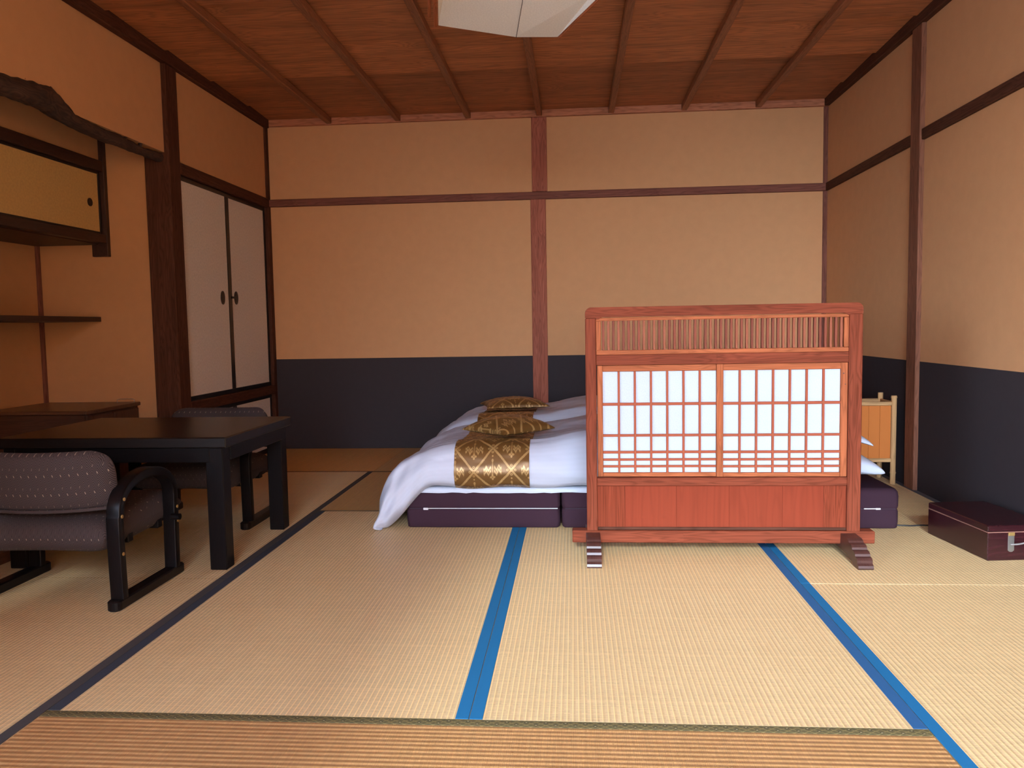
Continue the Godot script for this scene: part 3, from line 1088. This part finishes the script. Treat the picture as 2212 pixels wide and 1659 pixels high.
func runner_mesh(zf: float, sd: float, lift: float, x0: float, x1: float, t1: float) -> ArrayMesh:
	var rows := []
	var uv := []
	var ns := 26
	var nt := 70
	for i in range(-1, ns + 2):
		var row := []
		var ur := []
		var s := s_of_x(lerpf(x0, x1, clampf(float(i) / ns, 0, 1)))
		var acc := 0.0
		var last := Vector3.ZERO
		for j in nt + 1:
			var t := lerpf(0.0, t1, float(j) / nt)
			var p := quilt_point(s, t, zf, sd, lift)
			var du := quilt_point(s + 0.004, t, zf, sd, lift) - quilt_point(s - 0.004, t, zf, sd, lift)
			var dv := quilt_point(s, minf(t + 0.01, 1.0), zf, sd, lift) - quilt_point(s, maxf(t - 0.01, 0.0), zf, sd, lift)
			var n := du.cross(dv).normalized()
			if n.y < 0.0 and t > 0.15 or (t <= 0.15 and n.z < 0.0):
				n = -n
			var out := 0.005 if i >= 0 and i <= ns else 0.003
			p += n * out
			if j > 0:
				acc += (p - last).length()
			last = p
			row.append(p)
			ur.append(Vector2(lerpf(x0, x1, clampf(float(i) / ns, 0, 1)), acc))
		rows.append(row)
		uv.append(ur)
	return grid(rows, uv)

func pillow_mesh(a: float, b: float, h: float, sd: float, under := 0.35, droop := 0.0, plump := 0.42) -> ArrayMesh:
	# closed cushion with a seam all round and pinched corners; a, b half sizes
	var rows := []
	var uv := []
	var n := 28
	for side in [1.0, -1.0]:
		for i in n + 1:
			var v: float = float(i) / n * 2.0 - 1.0
			if side < 0.0:
				v = -v
			var row := []
			var ur := []
			for k in n + 1:
				var u := float(k) / n * 2.0 - 1.0
				var fu := sin(u * PI / 2.0)
				var fv := sin(v * PI / 2.0)
				var pin_u := 1.0 - 0.10 * (1.0 - fv * fv)
				var pin_v := 1.0 - 0.10 * (1.0 - fu * fu)
				var t := pow(maxf(0.0, (1.0 - fu * fu) * (1.0 - fv * fv)), plump)
				var y: float = side * h * t * (1.0 if side > 0 else under) - droop * fu * fu
				y += 0.08 * h * noise.get_noise_2d(fu * 2.5 + sd, fv * 2.5 + side * 7.0) * t
				row.append(Vector3(a * fu * pin_u, y, b * fv * pin_v))
				ur.append(Vector2(a * fu + sd, b * fv + sd + (0.0 if side > 0 else 0.3)))
			rows.append(row)
			uv.append(ur)
	return grid(rows, uv)

func build_bed():
	mattress("folding_mattress", "purple three-part mattress with white zip, right behind the standing screen", 1.235, 2.205)
	mattress("folding_mattress", "purple three-part mattress of the bed beside the back wall", 0.16, 1.155)
	var q := put("duvet", quilt(2.205, 1.3, 0.0), M.duvet)
	tag(q, "white duvet hanging to the tatami at its corner, on the nearer mattress", "duvet")
	q = put("duvet", quilt(1.155, 5.1, 0.0), M.duvet)
	tag(q, "white duvet of the bed along the dark dado", "duvet")
	var r := put("bed_runner", runner_mesh(2.205, 1.3, 0.0, 0.693, 1.003, 0.75), M.damask)
	tag(r, "gold brocade runner hanging over the front of the nearer duvet", "runner")
	r = put("bed_runner", runner_mesh(1.155, 5.1, 0.0, 0.66, 0.965, 0.75), M.damask)
	tag(r, "gold brocade runner on the duvet along the dark dado", "runner")
	var c := put("gold_cushion", pillow_mesh(0.155, 0.14, 0.062, 0.0), M.damask, self, Vector3(0.895, 0.386, 1.95), Vector3(0.0, 0.80, 0.0))
	tag(c, "gold brocade cushion lying aslant on the nearer bed's runner", "cushion")
	c = put("gold_cushion", pillow_mesh(0.185, 0.15, 0.050, 0.4), M.damask, self, Vector3(0.835, 0.379, 0.82), Vector3(0.0, 0.25, 0.0))
	tag(c, "gold brocade cushion on the bed along the dark dado", "cushion")
	c = put("pillow", pillow_mesh(0.24, 0.29, 0.082, 2.0, 0.58, 0.022, 0.32), M.sheet, self, Vector3(2.205, 0.244, 1.88))
	tag(c, "white pillow lying under another one at the head of the mattress", "pillow")
	c = put("pillow", pillow_mesh(0.235, 0.24, 0.07, 4.0, 0.10, 0.042, 0.34), M.sheet, self, Vector3(2.222, 0.350, 1.77))
	tag(c, "white pillow stacked on top of another, beside the bamboo stand", "pillow")

# ------------------------------------------------------------------ standing screen
func build_screen():
	var z := 2.56
	var t := thing("standing_screen", "reddish wooden standing screen with paper lattice panes, in front of the bed", "screen", Vector3(1.722, 0, z))
	var X := 1.722
	var L := func(v: Vector3) -> Vector3: return v - Vector3(X, 0, z)
	var blk := func(called: String, lo: Vector3, hi: Vector3, m: Material, parent: Node, bev: float, grain: int) -> MeshInstance3D:
		return block(called, L.call(lo), L.call(hi), m, parent, bev, grain)
	var th := 0.016
	# outer frame: posts and a top rail with rounded corners
	blk.call("post", Vector3(1.232, 0.08, z - th * 2), Vector3(1.271, 0.868, z), M.screen_frame, t, 0.003, 1)
	blk.call("post", Vector3(2.165, 0.08, z - th * 2), Vector3(2.212, 0.868, z), M.screen_frame, t, 0.003, 1)
	var o := []
	var rad := 0.022
	for k in 7:
		var a := PI - k / 6.0 * PI / 2
		o.append(Vector2(-0.49 + rad, 0.906 - rad) + Vector2(cos(a), sin(a)) * rad)
	for k in 7:
		var a := PI / 2 - k / 6.0 * PI / 2
		o.append(Vector2(0.49 - rad, 0.906 - rad) + Vector2(cos(a), sin(a)) * rad)
	o.append_array([Vector2(0.49, 0.868), Vector2(0.452, 0.868), Vector2(0.443, 0.866)])
	var ri := 0.012
	for k in 5:
		var a := -PI / 2 + 0.0
		o.append(Vector2(0.441 - k * 0.004, 0.862 + 0.008 * sin(k / 4.0 * PI / 2)))
	for k in 5:
		o.append(Vector2(-0.425 - k * 0.004, 0.870 - 0.008 * (1.0 - cos(k / 4.0 * PI / 2))))
	o.append_array([Vector2(-0.451, 0.862), Vector2(-0.451, 0.868), Vector2(-0.49, 0.868)])
	put("top_rail", prism(o, 2, -th * 2, 0.0, 0, 0.002), M.screen_frame, t)
	blk.call("cross_rail", Vector3(1.271, 0.695, z - th * 2 + 0.002), Vector3(2.165, 0.733, z - 0.002), M.screen_frame, t, 0.002, 0)
	blk.call("cross_rail", Vector3(1.271, 0.250, z - th * 2 + 0.002), Vector3(2.165, 0.281, z - 0.002), M.screen_frame, t, 0.002, 0)
	# base bar and feet
	blk.call("base_bar", Vector3(1.177, 0.040, z - 0.042), Vector3(2.262, 0.085, z + 0.006), M.screen_frame, t, 0.003, 0)
	for fx in [1.253, 2.166]:
		put("foot", prism(foot_outline(), 0, fx - X - 0.0255, fx - X + 0.0255, 2, 0.002), M.foot, t, Vector3(0, 0, -0.018))
	# upper lattice of thin slats
	var inner := [[Vector3(1.271, 0.733, 0), Vector3(2.165, 0.749, 0)], [Vector3(1.271, 0.856, 0), Vector3(2.165, 0.868, 0)], [Vector3(1.271, 0.749, 0), Vector3(1.289, 0.856, 0)], [Vector3(2.149, 0.749, 0), Vector3(2.165, 0.856, 0)]]
	for q in inner:
		blk.call("inner_frame", q[0] + Vector3(0, 0, z - 0.026), q[1] + Vector3(0, 0, z - 0.005), M.screen_light, t, 0.002, -1)
	var sm := box(Vector3(0.0085, 0.107, 0.013), 0.0008, 1)
	for k in 47:
		var x := 1.298 + 0.01832 * k
		put("slat", sm, M.slat[(k * 7 + k / 3) % 3], t, Vector3(x - X, 0.8025, -0.017))
	# two paper panels
	for side in 2:
		var x0: float = 1.274 if side == 0 else 1.703
		var x1: float = 1.720 if side == 0 else 2.163
		var zz: float = z - 0.010 if side == 0 else z - 0.004
		var pan := Node3D.new()
		pan.name = numbered(t, "paper_panel")
		t.add_child(pan, true)
		var st := 0.020
		blk.call("stile", Vector3(x0, 0.283, zz - 0.016), Vector3(x0 + (st if side == 0 else 0.024), 0.694, zz), M.screen_light, pan, 0.0015, 1)
		if side == 1:
			var stile: MeshInstance3D = blk.call("stile", Vector3(x1 - 0.024, 0.283, zz - 0.016), Vector3(x1, 0.694, zz), M.screen_light, pan, 0.0015, 1)
			for q in [[-0.003, 0.167, 0.0024], [0.003, 0.128, 0.0019]]:
				put("wood_knot", disc(q[2], 0.0006, 10), M.foot, pan, stile.position + Vector3(q[0], q[1], 0.0082), Vector3(PI / 2, 0, 0))
		var a0: float = x0 + (st if side == 0 else 0.024)
		var a1: float = 1.703 if side == 0 else x1 - 0.024
		blk.call("rail", Vector3(a0, 0.671, zz - 0.015), Vector3(a1, 0.694, zz - 0.001), M.screen_light, pan, 0.0015, 0)
		blk.call("rail", Vector3(a0, 0.283, zz - 0.015), Vector3(a1, 0.298, zz - 0.001), M.screen_light, pan, 0.0015, 0)
		var ys := [[0.298, 0.317], [0.325, 0.342], [0.350, 0.369], [0.378, 0.431], [0.440, 0.546], [0.556, 0.671]]
		for r in 5:
			blk.call("muntin", Vector3(a0, ys[r][1], zz - 0.011), Vector3(a1, ys[r + 1][0], zz - 0.003), M.muntin, pan, 0.0008, 0)
		var w := (a1 - a0) / 7.0
		for k in range(1, 7):
			var xm := a0 + w * k
			blk.call("muntin", Vector3(xm - 0.0038, 0.298, zz - 0.0105), Vector3(xm + 0.0038, 0.671, zz - 0.0025), M.muntin, pan, 0.0008, 1)
		for k in 7:
			for r in 6:
				blk.call("pane", Vector3(a0 + w * k + (0.0038 if k else 0.0), ys[r][0], zz - 0.0125), Vector3(a0 + w * (k + 1) - (0.0038 if k < 6 else 0.0), ys[r][1], zz - 0.0112), M.paper, pan, 0.0, 1)
	# lower boards
	var xs := [1.271, 1.372, 1.56, 1.75, 1.94, 2.085, 2.165]
	for k in 6:
		blk.call("board", Vector3(xs[k] + 0.0002, 0.085, z - 0.020), Vector3(xs[k + 1] - 0.0002, 0.250, z - 0.012), (M.screen_panel if k == 0 or k == 5 else M.screen_plain), t, 0.0004, 1)
	blk.call("bead", Vector3(1.271, 0.085, z - 0.012), Vector3(2.165, 0.096, z - 0.004), M.dark_post, t, 0.003, 0)

func foot_outline() -> Array:
	# side view (y, z) of a scalloped foot, 0.40 long; the prism runs along x, so points are (y, z)
	var half := [[0.0, 0.205], [0.006, 0.209], [0.014, 0.206], [0.020, 0.196], [0.030, 0.197], [0.036, 0.190], [0.038, 0.176], [0.046, 0.174], [0.052, 0.163], [0.053, 0.146], [0.060, 0.143], [0.067, 0.132], [0.068, 0.112], [0.074, 0.106], [0.078, 0.090], [0.079, 0.028], [0.060, 0.026]]
	var top := []
	for q in half:
		top.append(Vector2(q[0], q[1]))
	var out := top.duplicate()
	for i in range(top.size() - 1, -1, -1):
		out.append(Vector2(top[i].x, -top[i].y))
	# underside arched, standing on both ends
	var arch := [[0.0, -0.165], [0.012, -0.145], [0.022, -0.11], [0.026, 0.0], [0.022, 0.11], [0.012, 0.145], [0.0, 0.165]]
	for q in arch:
		out.append(Vector2(q[0], q[1]))
	return out

# ------------------------------------------------------------------ table and chairs
func build_table():
	var t := thing("low_table", "black wooden low table with glossy dark top and four square legs", "table", Vector3(-0.445, 0, 2.49))
	block("tabletop", Vector3(-0.425, 0.437, -0.322), Vector3(0.425, 0.475, 0.322), M.table_top, t, 0.004, 0)
	for s in [-1.0, 1.0]:
		block("apron", Vector3(-0.36, 0.385, s * 0.300 - 0.011), Vector3(0.36, 0.437, s * 0.300 + 0.011), M.black_wood, t, 0.002, 0)
		block("apron", Vector3(s * 0.400 - 0.011, 0.385, -0.25), Vector3(s * 0.400 + 0.011, 0.437, 0.25), M.black_wood, t, 0.002, 2)
		for q in [-1.0, 1.0]:
			block("leg", Vector3(s * 0.374 - 0.031, 0.0, q * 0.277 - 0.031), Vector3(s * 0.374 + 0.031, 0.437, q * 0.277 + 0.031), M.black_wood, t, 0.003, 1)

func band(path: Array, w: float, th: float) -> ArrayMesh:
	# flat bent strip: path lies in the plane x = 0, w is its width along x, th its thickness
	var n := path.size()
	var rows := []
	var uv := []
	var b := 0.004
	var dist := 0.0
	var sec := [[-w / 2 + b, th / 2], [w / 2 - b, th / 2], [w / 2, th / 2 - b], [w / 2, -th / 2 + b], [w / 2 - b, -th / 2], [-w / 2 + b, -th / 2], [-w / 2, -th / 2 + b], [-w / 2, th / 2 - b], [-w / 2 + b, th / 2]]
	for i in n:
		var d: Vector3 = (path[mini(i + 1, n - 1)] - path[maxi(i - 1, 0)]).normalized()
		var out := Vector3.RIGHT.cross(d).normalized()
		if i > 0:
			dist += (path[i] - path[i - 1]).length()
		var row := []
		var ur := []
		for q in sec:
			row.append(path[i] + Vector3(q[0], 0, 0) + out * q[1])
			ur.append(Vector2(dist, q[0] + q[1]))
		rows.append(row)
		uv.append(ur)
	return grid(rows, uv, true)

func pad(w: float, h: float, d: float, bend: float, corner: float) -> ArrayMesh:
	# upholstered pad: width along x, height along y, thickness along z; its ends bend towards -z
	var rows := []
	var uv := []
	var n := 30
	var m := 20
	for side in [1.0, -1.0]:
		for i in m + 1:
			var v: float = float(i) / m * 2.0 - 1.0
			if side < 0.0:
				v = -v
			var row := []
			var ur := []
			for k in n + 1:
				var u := float(k) / n * 2.0 - 1.0
				var fu := sin(u * PI / 2.0)
				var fv := sin(v * PI / 2.0)
				var p := Vector2(fu * w / 2, fv * h / 2)
				# rounded upper corners
				var lim := Vector2(w / 2 - corner, h / 2 - corner)
				if absf(p.x) > lim.x and p.y > lim.y:
					var q := Vector2(absf(p.x) - lim.x, p.y - lim.y) / corner
					var l := q.length()
					var mx := maxf(q.x, q.y)
					if l > 0.0001:
						q = q / l * mx
					p = Vector2(signf(p.x) * (lim.x + q.x * corner), lim.y + q.y * corner)
				var t := pow(maxf(0.0, (1.0 - pow(absf(fu), 6.0)) * (1.0 - pow(absf(fv), 4.0))), 0.5)
				var zz: float = side * d / 2 * t - bend * fu * fu
				row.append(Vector3(p.x, p.y, zz))
				ur.append(Vector2(p.x, p.y + (0.5 if side < 0 else 0.0)))
			rows.append(row)
			uv.append(ur)
	return grid(rows, uv)

func make_chair(label: String, at: Vector3, turn: float) -> Node3D:
	# front is -z, the backrest stands at +z
	var t := thing("legless_armchair", label, "chair", at, turn, "dark armchairs at the low table")
	var hx := 0.247
	for s in [-1.0, 1.0]:
		var path := []
		path.append(Vector3(0, 0.03, 0.165))
		path.append(Vector3(0, 0.12, 0.168))
		path.append(Vector3(0, 0.22, 0.17))
		path.append(Vector3(0, 0.28, 0.169))
		var c := Vector3(0, 0.285, 0.0)
		for k in 25:
			var a := k / 24.0 * PI
			var y := sin(a)
			path.append(Vector3(0, 0.285 + 0.105 * pow(y, 0.85), cos(a) * 0.165))
		path.append(Vector3(0, 0.22, -0.163))
		path.append(Vector3(0, 0.12, -0.16))
		path.append(Vector3(0, 0.03, -0.158))
		var arm := put("arm_frame", band(path, 0.044, 0.030), M.black_wood, t, Vector3(s * hx, 0, 0.01))
		for q in [[0.17, 0.185], [0.285, 0.182], [0.335, 0.166], [0.24, -0.18], [0.19, -0.18]]:
			put("screw", disc(0.0055, 0.004, 10), M.brass, arm, Vector3(0.0225, q[0], signf(q[1]) * (absf(q[1]) - 0.014)), Vector3(0, 0, PI / 2))
		# runner with rounded ends
		var o := []
		for k in 9:
			var a := -PI / 2 + k / 8.0 * PI
			o.append(Vector2(0.19 + 0.02 * cos(a), 0.022 * sin(a)))
		for k in 9:
			var a := PI / 2 + k / 8.0 * PI
			o.append(Vector2(-0.19 + 0.02 * cos(a), 0.022 * sin(a)))
		var swapped := []
		for q in o:
			swapped.append(Vector2(q.x, q.y))
		put("runner", prism(swapped, 1, 0.0, 0.032, 2, 0.004), M.black_wood, t, Vector3(s * hx, 0, 0.01))
	put("knob", disc(0.011, 0.03, 12), M.black_wood, t, Vector3(hx + 0.03, 0.21, -0.13), Vector3(0, 0, PI / 2))
	# seat: one slack pad with a drooping front
	var seat := put("seat", seat_mesh(), M.fabric, t)
	put("seat_rail", box(Vector3(0.45, 0.03, 0.03), 0.003), M.black_wood, seat, Vector3(0, 0.19, 0.06))
	put("seat_rail", box(Vector3(0.45, 0.03, 0.03), 0.003), M.black_wood, seat, Vector3(0, 0.19, -0.12))
	var back := put("backrest", pad(0.47, 0.185, 0.075, 0.045, 0.07), M.fabric, t, Vector3(0, 0.392, 0.185), Vector3(-0.16, 0, 0))
	back.rotation.x = 0.14
	put("piping", tube(range(21).map(func(k): return Vector3(-0.22 + 0.022 * k, -0.085, -0.04 * pow((k - 10) / 10.0, 2.0) + 0.03)), range(21).map(func(_k): return 0.006), 8), M.fabric, back)
	return t

func seat_mesh() -> ArrayMesh:
	var rows := []
	var uv := []
	var n := 28
	var w := 0.235
	for side in [1.0, -1.0]:
		for i in n + 1:
			var v: float = float(i) / n * 2.0 - 1.0
			if side < 0.0:
				v = -v
			var row := []
			var ur := []
			for k in n + 1:
				var u := float(k) / n * 2.0 - 1.0
				var fu := sin(u * PI / 2.0)
				var fv := sin(v * PI / 2.0)
				var t := pow(maxf(0.0, (1.0 - pow(absf(fu), 8.0)) * (1.0 - pow(absf(fv), 8.0))), 0.5)
				var y: float = 0.222 + side * 0.058 * t
				y += 0.010 * (fu * fu - 0.4) * (0.5 if side > 0 else -1.0) * t
				y += 0.012 * (1.0 - fv) * 0.5
				row.append(Vector3(fu * w * 0.97, y, 0.235 * fv - 0.03))
				ur.append(Vector2(fu * w, fv * 0.26 + (0.55 if side < 0 else 0.0) + side * t * 0.03))
			rows.append(row)
			uv.append(ur)
	return grid(rows, uv)

func build_chairs():
	make_chair("dark patterned floor armchair standing clear of the table, brass screws in its bent arm", Vector3(-0.458, 0, 3.0), 0.0)
	make_chair("dark patterned floor armchair between the low table and the cream closet doors", Vector3(-0.458, 0, 2.055), PI)

# ------------------------------------------------------------------ bamboo stand
func bamboo_post(h: float, r: float, rings: Array) -> ArrayMesh:
	var path := [Vector3.ZERO]
	var rad := [r]
	for q in rings:
		for e in [[-0.006, r], [-0.001, r * 1.14], [0.002, r * 1.14], [0.006, r]]:
			path.append(Vector3(0, q + e[0], 0))
			rad.append(e[1])
	path.append(Vector3(0, h, 0))
	rad.append(r)
	return tube(path, rad, 14)

func build_bamboo():
	var t := thing("bamboo_stand", "open bamboo box stand with woven cane sides beside the right wall post", "stand", Vector3(2.665, 0, 1.20))
	var hx := 0.153
	var hz := 0.09
	for s in [-1.0, 1.0]:
		for q in [-1.0, 1.0]:
			put("post", bamboo_post(0.456, 0.0135, [0.058, 0.447] if q > 0 else [0.12, 0.30]), M.bamboo, t, Vector3(s * hx, 0, q * hz))
	for q in [-1.0, 1.0]:
		for y in [0.415, 0.123]:
			put("rail", box(Vector3(hx * 2 - 0.02, 0.020, 0.012), 0.003, 0), M.bamboo, t, Vector3(0, y, q * hz))
			put("rail", box(Vector3(0.012, 0.020, hz * 2 - 0.02), 0.003, 2), M.bamboo, t, Vector3(q * hx, y, 0))
		for k in 5:
			put("cane_board", box(Vector3(0.0548, 0.272, 0.005), 0.001, 1), M.cane, t, Vector3(-0.1108 + 0.0554 * k, 0.269, q * hz))
		for k in 3:
			put("cane_board", box(Vector3(0.005, 0.272, 0.0515), 0.001, 1), M.cane, t, Vector3(q * hx, 0.269, -0.0525 + 0.0525 * k))

# ------------------------------------------------------------------ lacquer case and cords
func build_case():
	var t := thing("lacquer_case", "dark red lacquered lidded case on the tatami at the right wall", "case", Vector3(2.600, 0, 2.45), 0.0)
	t.position = Vector3(2.706, 0, 2.438)
	t.rotation.y = 0.11
	var hx := 0.112
	var hz := 0.186
	block("body", Vector3(-hx, 0.0, -hz), Vector3(hx, 0.099, hz), M.lacquer, t, 0.002, 2)
	block("lip", Vector3(-hx - 0.0006, 0.099, -hz - 0.0006), Vector3(hx + 0.0006, 0.1012, hz + 0.0006), M.lacquer_line, t, 0.0, 2)
	block("lid", Vector3(-hx, 0.1012, -hz), Vector3(hx, 0.124, hz), M.lacquer, t, 0.003, 2)
	var o := [Vector2(-0.011, 0.094), Vector2(0.011, 0.094), Vector2(0.011, 0.036), Vector2(0.004, 0.031), Vector2(-0.004, 0.031), Vector2(-0.011, 0.036)]
	put("hasp", prism(o, 2, hz, hz + 0.0025, 1, 0.0006), M.steel, t, Vector3(-0.030, 0, 0))
	block("hasp_hinge", Vector3(-0.041, 0.088, hz), Vector3(-0.019, 0.100, hz + 0.005), M.brass, t, 0.001)
	var path := []
	for k in 13:
		var a := k / 12.0
		path.append(Vector3(-0.034 + 0.11 * a, 0.058 + 0.045 * a * a, hz + 0.005 + 0.010 * sin(a * PI)))
	put("handle", tube(path, path.map(func(_p): return 0.003), 8), M.cord_grey, t)
	var c := put("power_cord", tube([Vector3(2.44, 0.004, 2.14), Vector3(2.50, 0.004, 2.155), Vector3(2.55, 0.004, 2.165), Vector3(2.60, 0.004, 2.155), Vector3(2.66, 0.004, 2.16), Vector3(2.74, 0.004, 2.19)], [0.003, 0.003, 0.003, 0.003, 0.003, 0.003], 8), M.cord)
	tag(c, "thin black cord on the tatami between mattress and dark case", "cord")

# ------------------------------------------------------------------ ceiling lamp
func build_lamp():
	var t := thing("ceiling_lamp", "white folded paper ceiling lamp with thin wooden side strips", "lamp", Vector3(1.02, 1.90, 2.80))
	var o := Vector3(1.02, 1.90, 2.80)
	var l0 := Vector3(0.728, 1.903, 2.612) - o
	var f := Vector3(0.994, 1.893, 2.492) - o
	var r0 := Vector3(1.143, 1.902, 2.449) - o
	var l1 := Vector3(0.805, 1.905, 3.07) - o
	var r1 := Vector3(1.340, 1.905, 2.920) - o
	var p1 := Vector3(0.848, 1.945, 3.072) - o
	var p2 := Vector3(1.302, 1.930, 2.798) - o
	var n1 := Vector3(1.075, 1.955, 3.03) - o
	var st := begin()
	for q in [[l0, f, p1], [l0, p1, l1], [f, p2, n1], [f, n1, p1], [f, r0, p2], [r0, r1, p2], [p2, r1, n1], [p1, n1, l1]]:
		poly(st, q, Vector3.DOWN, 0, Vector2.ZERO)
	put("shade_bottom", done(st), M.lamp_paper, t)
	var up := Vector3(0, 0.16, 0)
	var inn := func(p: Vector3) -> Vector3: return Vector3(p.x * 0.8, p.y, p.z * 0.8) + up
	st = begin()
	for q in [[l0, f], [f, r0], [r0, r1], [r1, n1], [n1, l1], [l1, l0]]:
		var mid: Vector3 = (q[0] + q[1]) * 0.5
		poly(st, [q[0], q[1], inn.call(q[1]), inn.call(q[0])], Vector3(mid.x, 0, mid.z), 0, Vector2.ZERO)
	put("shade_sides", done(st), M.lamp_paper, t)
	for q in [[l0 + Vector3(-0.010, 0.002, -0.004), l1 + Vector3(-0.010, 0.002, 0.01)], [l0 + Vector3(-0.026, 0.022, 0.03), l1 + Vector3(-0.022, 0.022, 0.01)], [r0 + Vector3(0.006, 0.0, -0.003), r1 + Vector3(0.006, 0.0, 0.01)]]:
		var a: Vector3 = q[0]
		var b: Vector3 = q[1]
		var m := MeshInstance3D.new()
		m.name = numbered(t, "side_strip")
		m.mesh = box(Vector3(0.012 if a.x < 0 else 0.006, 0.014, (b - a).length()), 0.002, 2)
		m.material_override = M.screen_light
		t.add_child(m, true)
		m.position = (a + b) * 0.5
		m.rotation.y = atan2(b.x - a.x, b.z - a.z)
	put("pull_cord", tube([f + Vector3(0, -0.004, 0.004), (f * 0.5 + n1 * 0.5) + Vector3(0, -0.012, 0), n1 + Vector3(0, -0.006, -0.01)], [0.0011, 0.0011, 0.0011], 6), M.cord, t)
	put("rod", disc(0.012, 0.3), M.batten, t, Vector3(0, 0.26, 0))
	put("ceiling_plate", disc(0.05, 0.02), M.batten, t, Vector3(0, 0.385, 0))
